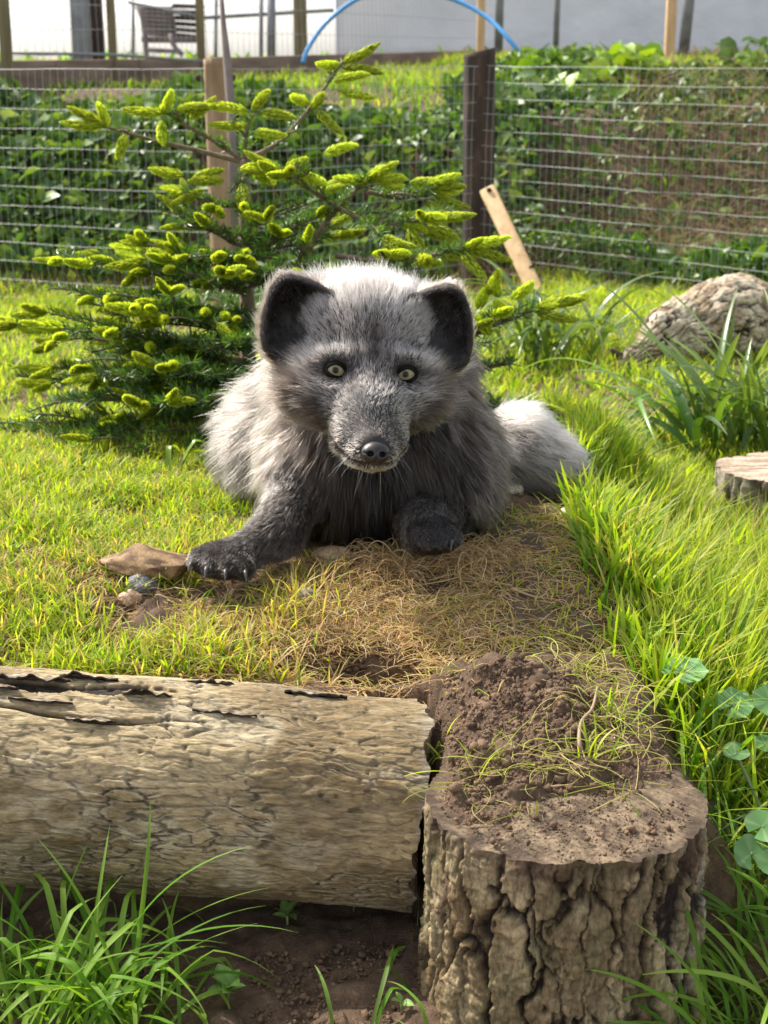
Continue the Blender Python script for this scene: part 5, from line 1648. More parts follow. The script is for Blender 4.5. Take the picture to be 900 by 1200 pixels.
crumbs('soil_crumbs', 4500, lambda n: (rng.normal(0.145, 0.06, n), rng.normal(1.29, 0.07, n).clip(1.16, 1.46)), 0.0012, 'loose soil crumbs on the heap over the stump', 2)
crumbs('soil_crumbs', 5200, lambda n: (rng.uniform(-0.45, 0.10, n), 1.02 + 0.24 * rng.random(n)), 0.0008, 'fine soil grit on the bare ground below the log', 5)
crumbs('soil_crumbs', 1500, lambda n: (rng.normal(-0.25, 0.05, n), rng.normal(1.51, 0.035, n)), 0.0010, 'soil crumbs round the pebbles beside the paw', 6)
crumbs('soil_crumbs', 2500, lambda n: (rng.uniform(-0.3, 0.26, n), 1.36 + np.abs(rng.normal(0, 0.18, n))), 0.0020, 'loose soil crumbs among dry stalks behind the log', 3)

def on_top(n):
    a = rng.uniform(0, 6.283, n); r_ = ST_R * 0.93 * np.sqrt(rng.random(n))
    return ST_C[0] + r_ * np.cos(a), ST_C[1] + r_ * np.sin(a)
crumbs('soil_crumbs', 2200, on_top, 0.0007, 'fine soil grit scattered over the sawn stump top', 4, lambda x, y: np.full_like(x, ST_TOP) + 0.0008)

# ------------------------------------------------------------------ leafy plants
def ribbon(length, width, arch, fold, seed, twist=0.0, nseg=14, kink=None):
    """strap leaf growing up from the origin and arching towards +X"""
    r = np.random.default_rng(seed)
    t = np.linspace(0, 1, nseg + 1)
    ang = R(86) - arch * t ** 1.3 * (1 + 0.15 * r.normal())
    if kink is not None: ang = np.where(t > kink[0], ang - kink[1], ang)
    st = length / nseg
    c = np.zeros((nseg + 1, 3))
    for i in range(1, nseg + 1):
        c[i] = c[i - 1] + st * np.array((math.cos(ang[i]), 0.05 * math.sin(3 * t[i] + seed), math.sin(ang[i])))
    w = width * 0.5 * np.clip(0.55 + 0.9 * t, 0, 1) * (1 - t ** 3.2) + 0.0002
    nrm = np.stack([-np.sin(ang), 0 * ang, np.cos(ang)], 1)
    sd_ = np.stack([0 * t, np.cos(twist * t), 0 * t], 1) + nrm * np.sin(twist * t)[:, None]
    v = np.stack([c - sd_ * w[:, None] + nrm * (fold * w)[:, None], c, c + sd_ * w[:, None] + nrm * (fold * w)[:, None]], 1).reshape(-1, 3)
    return v, grid_faces(nseg + 1, 3), np.repeat(t, 3)
def strap_clump(name, base, n, lr, wr, label, cat, seed, arch=(1.0, 2.2), colA=DEEP, colB=LIME, spread=0.03, group=None, az=None, fold=0.35, tiltmax=0.5, mat='strap'):
    r = np.random.default_rng(seed)
    root = empty(name, tuple(base), label, cat, group)
    vs_ = []
    for k in range(9):
        L_ = lr[0] + (lr[1] - lr[0]) * k / 8
        v, f, t = ribbon(L_, wr * (0.8 + 0.4 * r.random()), arch[0] + (arch[1] - arch[0]) * r.random(), fold, seed * 10 + k, r.normal(0, 0.5), kink=(r.uniform(0.45, 0.75), r.uniform(0.5, 1.1)) if r.random() < 0.25 else None)
        tone = r.random()
        c = lerp(np.asarray(colA), np.asarray(colB), tone * np.ones(len(t))) * (0.7 + 0.4 * t)[:, None]
        c = lerp(c, (0.40, 0.42, 0.2), 0.25 * sstep(0.7, 1, t))
        me = mesh_np('leaf', v, f, c); me.materials.append(M[mat]); vs_.append(me)
    for k in range(n):
        o = bpy.data.objects.new('leaf', vs_[r.integers(0, 9)])
        a = r.uniform(0, 6.283) if az is None else az + r.normal(0, 0.7)
        rr = spread * math.sqrt(r.random()); a2 = r.uniform(0, 6.283)
        o.location = (rr * math.cos(a2), rr * math.sin(a2), -0.004)
        o.rotation_euler = (r.normal(0, 0.18), tiltmax * r.random(), a)
        s = r.uniform(0.75, 1.15); o.scale = (s, s, s)
        link(o, root)
    return root
def ground_at(px, py, z0=0.1):
    z = z0
    for _ in range(8): g = PG(px, py, z); z = float(heap_z([g[0]], [g[1]])[0])
    return np.array((g[0], g[1], z))
BLG = np.array((0.085, 0.19, 0.06)); PALE = np.array((0.23, 0.34, 0.10))
strap_clump('strap_leaf_plant', ground_at(655, 428), 50, (0.26, 0.44), 0.015, 'arching strap leaf clump between the brace and the gnarled log', 'plant', 3, spread=0.09, colB=PALE)
strap_clump('strap_leaf_plant', ground_at(600, 420), 26, (0.2, 0.36), 0.013, 'arching strap leaf clump under the pale diagonal brace', 'plant', 4, spread=0.07, colB=PALE)
strap_clump('strap_leaf_plant', ground_at(872, 545), 95, (0.19, 0.37), 0.016, 'large glossy strap leaf clump behind the low grey stump', 'plant', 5, (0.5, 1.6), spread=0.11, tiltmax=0.35, colA=DEEP * 1.2, colB=PALE)
strap_clump('strap_leaf_plant', ground_at(800, 520), 18, (0.2, 0.36), 0.012, 'thin strap leaf clump left of the low grey stump', 'plant', 15, spread=0.07, colA=GRN, colB=PALE, az=R(200))
strap_clump('strap_leaf_plant', ground_at(715, 600), 7, (0.12, 0.22), 0.0085, 'few drooping strap leaves beside the dark tail tip', 'plant', 6, spread=0.03, colA=BLG, colB=PALE, az=R(170), tiltmax=0.9)
strap_clump('strap_leaf_plant', ground_at(205, 556, 0.22), 3, (0.10, 0.13), 0.010, 'few bent lime strap leaves at the foot of the fir', 'plant', 7, (0.6, 1.2), colA=LIME, colB=(0.36, 0.46, 0.1), spread=0.012, az=R(20))
# long blade tufts in front
strap_clump('grass_tuft', ground_at(95, 1215, 0.0), 100, (0.10, 0.23), 0.0052, 'dense tuft of long green blades before the left part of the log', 'grass tuft', 21, (0.5, 1.6), GRN, (0.26, 0.40, 0.06), spread=0.06, fold=0.25, tiltmax=0.6, mat='grass')
strap_clump('grass_tuft', ground_at(15, 1170, 0.0), 34, (0.08, 0.16), 0.0045, 'loose tuft of grass blades on the soil under the log', 'grass tuft', 22, (0.6, 1.6), GRN, (0.26, 0.40, 0.06), spread=0.05, fold=0.25, tiltmax=0.7, mat='grass')
strap_clump('grass_tuft', ground_at(195, 1195, 0.0), 22, (0.06, 0.15), 0.0042, 'small tuft of green blades beside the leafy seedling', 'grass tuft', 23, (0.8, 1.9), GRN, (0.26, 0.40, 0.06), spread=0.04, fold=0.25, tiltmax=0.8, mat='grass')
strap_clump('grass_tuft', ground_at(445, 1190, 0.0), 5, (0.05, 0.12), 0.0045, 'few single blades sprouting from bare soil left of the stump', 'grass tuft', 24, (0.8, 2.0), GRN, (0.30, 0.42, 0.10), spread=0.05, fold=0.25, az=R(150), mat='grass')
strap_clump('grass_tuft', ground_at(508, 1085, 0.0), 9, (0.06, 0.13), 0.003, 'wispy grass growing in the gap between log and stump', 'grass tuft', 25, (0.3, 1.4), GRN, (0.30, 0.36, 0.10), spread=0.012, fold=0.2, mat='grass')
strap_clump('grass_tuft', ground_at(850, 1215, 0.0), 70, (0.10, 0.23), 0.0055, 'tuft of broad green blades leaning over the soil right of the stump', 'grass tuft', 26, (0.5, 1.8), GRN, (0.28, 0.42, 0.06), spread=0.06, fold=0.25, az=R(150), tiltmax=0.8, mat='grass')
strap_clump('grass_tuft', ground_at(905, 1090, 0.0), 40, (0.10, 0.24), 0.005, 'tangled tuft of long blades below the round weed leaves', 'grass tuft', 27, (0.8, 2.2), GRN, (0.24, 0.38, 0.06), spread=0.07, fold=0.25, az=R(170), tiltmax=1.0, mat='grass')
strap_clump('grass_tuft', ground_at(880, 960, 0.02), 44, (0.09, 0.20), 0.0042, 'long grass tuft hanging over the soil behind the right stump edge', 'grass tuft', 28, (0.8, 2.2), GRN, (0.26, 0.40, 0.06), spread=0.07, fold=0.25, az=R(175), tiltmax=1.0, mat='grass')
strap_clump('grass_tuft', ground_at(820, 905, 0.05), 14, (0.08, 0.16), 0.0042, 'upright green blades beside the right rim of the stump', 'grass tuft', 29, (0.3, 1.4), GRN, (0.28, 0.42, 0.08), spread=0.03, fold=0.25, mat='grass')
# yellow tufts on the heap
for px, py, n, ln, lab in ((565, 905, 13, 0.055, 'yellow grass tuft on the soil in the middle of the stump'), (515, 890, 13, 0.045, 'yellow grass tuft on the soil near the log end'), (445, 825, 12, 0.05, 'pale grass tuft in the hollow behind the log end'), (715, 850, 26, 0.055, 'yellow grass tuft spilling down the right of the soil heap'), (700, 890, 16, 0.05, 'yellow grass tuft at the right rim of the stump top'), (640, 945, 7, 0.04, 'few yellow blades lying on the front of the stump top'), (400, 795, 14, 0.04, 'thin pale tuft at the top edge of the log'), (170, 770, 34, 0.04, 'bright tuft growing over the back of the log')):
    g = ground_at(px, py, 0.22)
    strap_clump('grass_tuft', g, n, (ln * 0.6, ln * 1.3), 0.0017, lab, 'grass tuft', 40 + n + px, (0.3, 1.3), LIME, (0.50, 0.5, 0.12), spread=0.02, fold=0.2, tiltmax=1.1, mat='grass')

def lobed_leaf(r, lobes, seed, cup=0.25):
    n, m = 9, lobes * 8
    a = np.linspace(-math.pi * 0.93, math.pi * 0.93, m)
    rad = r * (0.86 + 0.10 * np.abs(np.cos(a * lobes / 2)) + 0.03 * np.cos(a * lobes * 2.0))
    t = np.linspace(0.0, 1, n)[:, None]
    v = np.stack([t * rad * np.cos(a), t * rad * np.sin(a), cup * r * (t ** 1.5) * (0.55 + 0.16 * np.cos(a * lobes)) + 0 * a], -1).reshape(-1, 3)
    cl_ = np.repeat(t, m, 1).ravel()
    vein = np.abs(np.sin(a * lobes / 2))[None] * np.ones((n, 1))
    c = lerp((0.28, 0.42, 0.20), (0.14, 0.28, 0.10), sstep(0, 0.35, vein.ravel())) * (0.85 + 0.25 * cl_)[:, None]
    return v, grid_faces(n, m), c
def stem_leaf_plant(name, items, base, label, seed, lobes=7):
    root = empty(name, tuple(base), label, 'plant')
    for k, (px, py, d, wpx, tilt) in enumerate(items):
        c = P(px, py, d); r = wpx * d / FPX / 2
        v, f, cc = lobed_leaf(r, lobes, seed + k)
        rot = rotz(0.7 + k) 
        tl = np.array(Matrix.Rotation(tilt, 3, 'X'))
        o = obj('leaf', mesh_np('leaf', v @ rot.T @ tl.T, f, cc), M['weed'], root, tuple(c - base))
        s0 = base + np.array((0.004 * k, 0.003 * k, 0))
        mb = MB(); mb.tube(catmull(np.array([s0, s0 * 0.5 + c * 0.5 + (0.006, 0, 0.006), c]), np.linspace(0, 2, 12)), 0.0017, 6, col=(0.25, 0.34, 0.14))
        mb.build('stem', M['weed'], root, cols=True)
    return root
stem_leaf_plant('lobed_weed', [(801, 787, 1.46, 58, R(14))], ground_at(808, 868, 0.1), 'single pale green lobed leaf on a stalk above the soil', 1)
stem_leaf_plant('lobed_weed', [(860, 826, 1.47, 48, R(30)), (902, 822, 1.45, 46, R(35)), (897, 872, 1.43, 30, R(20))], ground_at(878, 905, 0.06), 'group of lobed green leaves in the shade of the tall grass', 5)
stem_leaf_plant('round_leaf_weed', [(893, 968, 1.30, 44, R(38)), (880, 1000, 1.29, 46, R(45)), (905, 1012, 1.28, 40, R(30)), (862, 882, 1.40, 34, R(15))], ground_at(900, 1060, 0.02), 'low weed with smooth round green leaves right of the stump', 9, 3)

def ovate(l, w, seed):
    n, m = 9, 5
    t = np.linspace(0, 1, n)[:, None]; s = np.linspace(-1, 1, m)[None]
    ww = w * 0.5 * np.sin(np.pi * t ** 0.8) ** 0.8
    v = np.stack([t * l + 0 * s, s * ww, 0.3 * np.abs(s) * ww + 0.25 * l * t * (1 - t) * 1.4 + 0 * s], -1).reshape(-1, 3)
    c = lerp((0.20, 0.36, 0.09), (0.30, 0.46, 0.14), (1 - np.abs(s) * np.ones_like(t)).ravel())
    return v, grid_faces(n, m), c
def seedling(px, py, n, lpx, label, seed, h=0.012):
    b = ground_at(px, py, 0.02); r = np.random.default_rng(seed)
    mpp = 1.4 / FPX
    root = empty('seedling', tuple(b), label, 'seedling')
    mb = MB(); mb.tube(np.array([b, b + (0, 0, h)]), 0.0012, 6, col=(0.25, 0.32, 0.12)); mb.build('stem', M['weed'], root, cols=True)
    for k in range(n):
        l = lpx * mpp * r.uniform(0.7, 1.2)
        v, f, c = ovate(l, l * 0.6, k)
        o = obj('leaf', mesh_np('leaf', v, f, c), M['weed'], root, (0, 0, h * (0.6 + 0.4 * r.random())))
        o.rotation_euler = (r.normal(0, 0.2), -r.uniform(0.1, 0.7), k * 6.283 / n + r.normal(0, 0.3))
seedling(337, 1090, 6, 20, 'small seedling with oval leaves on bare soil below the log', 1, 0.02)
seedling(415, 1068, 5, 12, 'tiny leafy seedling tucked under the log end', 2, 0.008)
seedling(268, 1180, 9, 30, 'leafy green seedling beside the long grass tuft', 3, 0.022)
seedling(470, 1185, 3, 14, 'tiny sprout on bare soil left of the stump', 4, 0.01)
seedling(562, 1190, 2, 36, 'broad pale blade sprout at the foot of the stump', 6, 0.02)

# ------------------------------------------------------------------ weeds on the bank
def leaf_cloud(name, pts3, nrm, size, aspect, cols, label, cat, mat='weed'):
    n = len(pts3)
    a = rng.normal(0, 1, (n, 3)); a -= (a * nrm).sum(1)[:, None] * nrm; a /= np.linalg.norm(a, axis=1)[:, None]
    b = np.cross(nrm, a)
    l = size * np.exp(rng.normal(0, 0.35, n)); w = l * aspect
    prof = [(-0.5, 0, 0), (-0.2, 0.42, 0.10), (0.15, 0.40, 0.06), (0.5, 0, -0.14), (0.15, -0.40, 0.06), (-0.2, -0.42, 0.10)]
    mid = [(-0.2, 0, 0.0), (0.15, 0, -0.02)]
    V = np.stack([pts3 + a * (u * l)[:, None] + b * (s * w)[:, None] + nrm * (k * l)[:, None] for u, s, k in prof + mid], 1)
    C = np.repeat(cols[:, None], 8, 1) * np.array((0.8, 1, 1, 1.05, 1, 1, 0.9, 0.9))[None, :, None]
    f = np.array([(0, 6, 1), (1, 6, 7), (1, 7, 2), (2, 7, 3), (0, 5, 6), (5, 4, 7), (5, 7, 6), (4, 3, 7)])
    F = (np.arange(n)[:, None, None] * 8 + f[None]).reshape(-1, 3)
    o = obj(name, mesh_np(name, V.reshape(-1, 3), F, C.reshape(-1, 3)), M[mat])
    return tag(o, label, cat, None, 'stuff')
_fx = [p[0] for p in fpts]; _fy = [p[1] for p in fpts]
behind_fence = lambda x, y: (y > np.interp(x, _fx, _fy) + 0.16) * 1.0
def weed_layer(name, n, xr, yr, hmax, size, aspect, pal, wts, label, seed, up=0.6, dens=None):
    x = rng.uniform(*xr, n); y = rng.uniform(*yr, n)
    nz = fbm(xy0(x, y, 1.7), seed, 3)
    ok = rng.random(n) < np.clip(0.75 + 0.7 * nz, 0.25, 1) * behind_fence(x, y)
    x, y, nz = x[ok], y[ok], nz[ok]; n = len(x)
    hz2 = hmax * (0.5 + 0.7 * np.clip(nz + 0.3, 0, 1)) * rng.random(n) ** 0.6
    z = terrain(x, y) + hz2
    nr = rng.normal(0, 0.75, (n, 3)) + np.array((0, -0.55, up)); nr /= np.linalg.norm(nr, axis=1)[:, None]
    pal = np.asarray(pal); c = pal[rng.choice(len(pal), n, p=np.array(wts) / sum(wts))] * rng.uniform(0.65, 1.3, (n, 1))
    return leaf_cloud(name, np.stack([x, y, z], 1), nr, size, aspect, c, label, 'weeds')
WP = [(0.06, 0.14, 0.025), (0.11, 0.23, 0.035), (0.20, 0.34, 0.04), (0.32, 0.44, 0.14)]
weed_layer('bank_weeds', 38000, (-3.4, 0.55), (4.9, 6.1), 0.15, 0.048, 0.62, WP, (4, 5, 3, 0.8), 'dense leafy green weeds on the bank behind the fence left of the dark post', 3)
weed_layer('bank_weeds', 34000, (0.25, 2.8), (4.3, 6.6), 0.18, 0.038, 0.5, WP, (4.5, 4, 2, 0.8), 'tangled brambly weeds on the bank right of the dark post', 7)
weed_layer('crest_weeds', 420, (0.52, 1.12), (6.1, 6.4), 0.20, 0.075, 0.8, [(0.16, 0.30, 0.03), (0.26, 0.40, 0.04)], (1, 1.5), 'broad bright weed leaves on the crest of the bank', 11)
weed_layer('crest_weeds', 300, (1.35, 2.2), (6.1, 6.4), 0.18, 0.075, 0.7, [(0.10, 0.2, 0.04), (0.20, 0.34, 0.04)], (1, 1), 'broad weed leaves on the bank crest by the tarpaulin corner', 13)
# dead brown stems on the right of the bank
def deadstems(n, xr, yr, hm, seed):
    x = rng.uniform(*xr, n); y = rng.uniform(*yr, n); K = 5
    z = terrain(x, y); az = rng.uniform(0, 6.28, n); l = hm * rng.uniform(0.4, 1.2, n)
    p = np.zeros((n, K, 3)); t = np.linspace(0, 1, K)
    for i in range(K):
        p[:, i] = np.stack([x + np.cos(az) * l * (0.2 * t[i] + 0.5 * t[i] ** 2), y + np.sin(az) * l * (0.2 * t[i] + 0.5 * t[i] ** 2) - 0.1 * t[i], z + l * (t[i] - 0.45 * t[i] ** 2)], 1)
    pal = np.array([(0.22, 0.16, 0.09), (0.34, 0.26, 0.15), (0.16, 0.11, 0.07)])
    c = np.ones((n, K, 4)); c[..., :3] = (pal[rng.integers(0, 3, n)] * rng.uniform(0.7, 1.2, (n, 1)))[:, None]
    return hair_object('dead_stems', p, np.full((n, 1), 0.0009) * np.linspace(1, 0.5, K)[None], c, M['dry'])
tag(deadstems(1700, (0.9, 2.4), (4.8, 6.2), 0.34, 1), 'dry brown dead stems tangled in the weeds of the right bank', 'dry grass', None, 'stuff')
tag(deadstems(600, (0.25, 1.0), (4.8, 5.6), 0.22, 2), 'dry stems in the weeds just right of the dark post', 'dry grass', None, 'stuff')

# ------------------------------------------------------------------ young fir
TD = 2.52
tb_ = ground_at(292, 512, 0.22)
tb_ = np.array((P(292, 512, TD)[0], tb_[1], tb_[2]))
tb_[1] = P(292, 470, TD)[1]; tb_[2] = tz(tb_[0], tb_[1])
fir = empty('fir_tree', tuple(tb_), 'young fir with lime green new shoots growing behind the fox', 'fir tree')
M['twigbark'] = noise_mat('fir_bark', [(0.3, (0.09, 0.06, 0.04)), (0.7, (0.26, 0.19, 0.13))], 60, 4, 0.85, 0.4, 300)
trunk_pts = np.array([tb_ - (0, 0, 0.05), P(291, 430, TD), P(289, 320, TD), P(287, 250, TD), P(286, 188, TD)])
mb = MB(); mb.tube(catmull(trunk_pts, np.linspace(0, 4, 40)), np.linspace(0.016, 0.0085, 40), 10)
mb.build('trunk', M['twigbark'], fir)
def trunk_at(py):
    ys = [600, 430, 320, 250, 188]
    t = np.interp(py, ys[::-1], [4, 3, 2, 1, 0])
    return catmull(trunk_pts, np.array([float(t)]))[0]
# four young shoot shapes, shared by all
def shoot_mesh(length, rad, seed):
    r = np.random.default_rng(seed)
    mbs = MB()
    t = np.linspace(0, 1, 9)
    bend = 0.12 * r.normal()
    ax_p = np.stack([t * length, bend * length * t ** 2, 0.06 * length * np.sin(t * 3)], 1)
    mbs.tube(ax_p, rad * 0.60 * np.clip(1 - (2 * t - 0.92) ** 2, 0.03, 1) ** 0.5, 8, col=(0.28, 0.40, 0.035))
    n = 430
    tt = r.random(n) ** 0.75
    p = np.stack([tt * length * 0.97, bend * length * tt ** 2, 0.06 * length * np.sin(tt * 3)], 1)
    a = r.uniform(0, 6.283, n)
    rd = np.stack([0 * a, np.cos(a), np.sin(a)], 1)
    fw = np.stack([np.ones(n), 0 * a, 0 * a], 1)
    dirn = rd * (0.66 * (1 - tt ** 6) + 0.03)[:, None] + fw * (0.75 + 0.5 * tt[:, None]); dirn /= np.linalg.norm(dirn, axis=1)[:, None]
    p = p + rd * (rad * 0.45 * np.sqrt(np.clip(1 - tt ** 3, 0, 1)))[:, None]
    ln = rad * 1.15 * r.uniform(0.8, 1.2, n) * (1 - 0.45 * tt ** 3)
    sd2 = np.cross(dirn, rd + 0.3 * r.normal(0, 1, (n, 3))); sd2 /= np.linalg.norm(sd2, axis=1)[:, None]
    w = rad * 0.11
    V = np.stack([p - sd2 * w * 0.7, p + sd2 * w * 0.7, p + dirn * (ln * 0.7)[:, None] + sd2 * w, p + dirn * ln[:, None], p + dirn * (ln * 0.7)[:, None] - sd2 * w], 1)
    c = lerp((0.38, 0.50, 0.035), (0.66, 0.72, 0.10), r.random(n))
    C = np.repeat(c[:, None], 5, 1) * np.array((0.7, 0.7, 1, 1.15, 1))[None, :, None]
    f = np.array([(0, 1, 2), (0, 2, 4), (4, 2, 3)])
    mbs.add(V.reshape(-1, 3), (np.arange(n)[:, None, None] * 5 + f[None]).reshape(-1, 3)); mbs.c[-1] = C.reshape(-1, 3)
    me = mbs.mesh('shoot', True, True); me.materials.append(M['shoot'])
    return me
SHOOTS = [shoot_mesh(0.056, 0.0095, 1), shoot_mesh(0.044, 0.0095, 2), shoot_mesh(0.032, 0.0095, 3), shoot_mesh(0.050, 0.0088, 4), shoot_mesh(0.024, 0.0095, 5)]
NSH = [0]
def place_shoot(p, d, parent, kind, sc=1.0):
    if NSH[0] >= 298: return
    d = d / np.linalg.norm(d)
    up = np.array((0, 0, 1.0)); y = np.cross(up, d); y /= np.linalg.norm(y) + 1e-9; z = np.cross(d, y)
    o = bpy.data.objects.new('shoot', SHOOTS[kind])
    o.matrix_basis = Matrix.Translation(Vector(p - np.array(parent['org']))) @ Matrix(np.column_stack([d, y, z])).to_4x4() @ Matrix.Rotation(rng.uniform(0, 6.28), 4, 'X') @ Matrix.Diagonal((sc * 1.22, sc * 0.9, sc * 0.9, 1.0))
    link(o, parent); NSH[0] += 1
def needles_on(mb, pts, spacing, ln, up_bias=0.5, dark=0.5):
    """needles along a polyline, spread to the sides and upwards"""
    seg = np.linalg.norm(np.diff(pts, axis=0), axis=1); L_ = seg.sum()
    n = max(4, int(L_ / spacing))
    t = np.sort(rng.random(n)) * (len(pts) - 1)
    p = catmull(pts, t); p2 = catmull(pts, np.clip(t + 0.05, 0, len(pts) - 1)); p1 = catmull(pts, np.clip(t - 0.05, 0, len(pts) - 1))
    tg = p2 - p1; tg /= np.linalg.norm(tg, axis=1)[:, None] + 1e-12
    a = np.cross(tg, (0, 0, 1.0)); a /= np.linalg.norm(a, axis=1)[:, None] + 1e-9
    b = np.cross(a, tg)
    ang = rng.normal(0, 1.0, n) * 0.62 + np.where(rng.random(n) < 0.5, 0.25, math.pi - 0.25)
    rd = np.cos(ang)[:, None] * a + np.sin(ang)[:, None] * b
    d = rd + tg * rng.uniform(0.35, 0.9, n)[:, None] + np.array((0, 0, 0.12)) + rng.normal(0, 0.12, (n, 3)); d /= np.linalg.norm(d, axis=1)[:, None]
    l = ln * rng.uniform(0.65, 1.15, n)
    sd2 = np.cross(d, b + 0.5 * rng.normal(0, 1, (n, 3))); sd2 /= np.linalg.norm(sd2, axis=1)[:, None] + 1e-9
    w = 0.00105
    V = np.stack([p - sd2 * w * 0.5, p + sd2 * w * 0.5, p + d * (l * 0.6)[:, None] + sd2 * w, p + d * l[:, None], p + d * (l * 0.6)[:, None] - sd2 * w], 1)
    c = lerp((0.045, 0.115, 0.028), (0.17, 0.29, 0.05), np.clip(rng.random(n) ** 1.5 + (0.5 - dark), 0, 1))
    f = np.array([(0, 1, 2), (0, 2, 4), (4, 2, 3)])
    mb.add(V.reshape(-1, 3), (np.arange(n)[:, None, None] * 5 + f[None]).reshape(-1, 3)); mb.c[-1] = np.repeat(c, 5, 0) * np.tile((0.8, 0.8, 1, 1.1, 1), n)[:, None]
def fir_branch(pts, twigs=6, tl=0.10, shoots=2, bare=0.25, r0=0.006, needle_sp=0.0008, nl=0.021, dark=0.5, flatn=None, lead=True):
    pts = np.asarray(pts, float)
    t = np.linspace(0, len(pts) - 1, 26)
    c = catmull(pts, t)
    mb = MB(); mb.tube(c, np.linspace(r0, 0.0022, 26), 7)
    nb = MB()
    ends = []
    L_ = np.linalg.norm(np.diff(c, axis=0), axis=1).sum()
    i0 = int(26 * bare)
    needles_on(nb, c[i0:], needle_sp, nl, dark=dark)
    if lead: ends.append((c[-1], c[-1] - c[-3]))
    tg = c[-1] - c[0]; tg /= np.linalg.norm(tg)
    side = np.cross(tg, (0, 0, 1.0)); side /= np.linalg.norm(side) + 1e-9
    for k in range(twigs):
        f = bare + (0.93 - bare) * (k + 0.5 + 0.3 * rng.normal()) / twigs
        f = min(max(f, 0.08), 0.95)
        i = int(f * 25); p = c[i]; tl_loc = c[min(25, i + 1)] - c[max(0, i - 1)]; tl_loc /= np.linalg.norm(tl_loc)
        s = 1 if k % 2 else -1
        d = tl_loc * 0.75 + side * s * rng.uniform(0.5, 0.95) + np.array((0, 0, rng.uniform(-0.15, 0.28)))
        d /= np.linalg.norm(d)
        l = tl * rng.uniform(0.55, 1.15) * (1.15 - 0.6 * f)
        tw = np.array([p, p + d * l * 0.5 + (0, 0, 0.004), p + d * l + tl_loc * l * 0.12])
        mb.tube(catmull(tw, np.linspace(0, 2, 8)), np.linspace(0.0026, 0.0014, 8), 5)
        needles_on(nb, tw, needle_sp, nl * 0.95, dark=dark)
        ends.append((tw[-1], tw[-1] - tw[-2]))
    br = mb.build('branch', M['twigbark'], fir)
    br['org'] = tuple(tb_)
    nd = nb.mesh('needles', True, True)
    for_ = np.empty(len(nd.vertices) * 3, np.float32); nd.vertices.foreach_get('co', for_)
    nd.vertices.foreach_set('co', (for_.reshape(-1, 3) - tb_.astype(np.float32)).ravel()); nd.update()
    o = obj('needles', nd, M['needle'], br); o['kind'] = 'stuff'
    for p, d in ends:
        if rng.random() > shoots / 3.5 and shoots < 3: continue
        d = d / np.linalg.norm(d)
        s = np.cross(d, (0, 0, 1.0)); s /= np.linalg.norm(s) + 1e-9
        place_shoot(p, d + rng.normal(0, 0.15, 3), br, int(rng.integers(0, 4)), rng.uniform(0.75, 1.0))
        for sg in (-1, 1):
            if rng.random() < 0.33:
                place_shoot(p, d * 0.75 + sg * s * 0.7 + rng.normal(0, 0.12, 3) + (0, 0, 0.05), br, int(rng.integers(1, 5)), rng.uniform(0.7, 0.95))
    return br
def shoots_at(br, lst):
    """(px, py, d, dx, dy, kind) : single shoots with the direction seen in the photograph"""
    for px, py, d, dx, dy, kind in lst:
        p = P(px, py, d); q_ = P(px + dx * 10, py + dy * 10, d - 0.004)
        place_shoot(p, q_ - p, br, kind)
T = TD
# top whorl
b = fir_branch([P(286, 190, T), P(230, 176, T), P(175, 163, T - 0.02), P(122, 148, T - 0.03)], 3, 0.05, 0, 0.5, 0.0052, nl=0.013, needle_sp=0.002)
shoots_at(b, [(122, 148, T - .03, -1, -.1, 0), (118, 142, T - .03, -1, -.45, 1), (125, 150, T - .03, -.2, -1, 2), (148, 158, T - .03, -.5, 1, 2)])
b = fir_branch([P(284, 188, T), P(250, 165, T - .03), P(215, 145, T - .06), P(195, 132, T - .07)], 4, 0.06, 0, 0.15, 0.0045, nl=0.016)
shoots_at(b, [(195, 132, T - .07, -1, -.1, 0), (190, 132, T - .07, .3, -.6, 2), (205, 130, T - .07, 1, -.2, 1), (222, 140, T - .06, .8, -.7, 1), (190, 142, T - .06, -.1, 1, 2)])
b = fir_branch([P(287, 188, T), P(325, 168, T), P(362, 128, T + .02), P(402, 72, T + .03)], 5, 0.05, 0, 0.2, 0.0055, nl=0.015, needle_sp=0.0014)
shoots_at(b, [(402, 74, T + .03, 1, -.55, 0), (402, 80, T + .03, 1, .15, 0), (400, 76, T + .03, -.8, .0, 2), (392, 96, T + .02, 1, -.25, 3), (395, 105, T + .02, 1, .25, 0), (362, 122, T, -.8, -.4, 4), (365, 128, T, .6, -.8, 4), (372, 130, T, .7, .7, 3)])
b = fir_branch([P(286, 188, T), P(288, 165, T - .03), P(292, 140, T - .06)], 3, 0.05, 0, 0.1, 0.0042, nl=0.016)
shoots_at(b, [(290, 130, T - .06, -1, -.1, 0), (296, 130, T - .06, .5, -.6, 2), (305, 132, T - .06, 1, .1, 3), (288, 148, T - .05, -1, 0, 3), (298, 155, T - .05, 1, .1, 1)])
b = fir_branch([P(288, 240, T), P(255, 240, T - .03), P(215, 225, T - .05)], 4, 0.06, 1, 0.2, 0.0042, nl=0.016)
shoots_at(b, [(215, 205, T - .05, -1, -.2, 1), (225, 210, T - .05, 1, -.3, 1), (240, 222, T - .04, -1, .5, 3)])
b = fir_branch([P(288, 215, T), P(286, 205, T - .06), P(283, 222, T - .10)], 2, 0.05, 2, 0.2, 0.004, nl=0.015)
shoots_at(b, [(283, 215, T - .11, .2, 1, 0), (262, 212, T - .08, -1, 0, 1)])
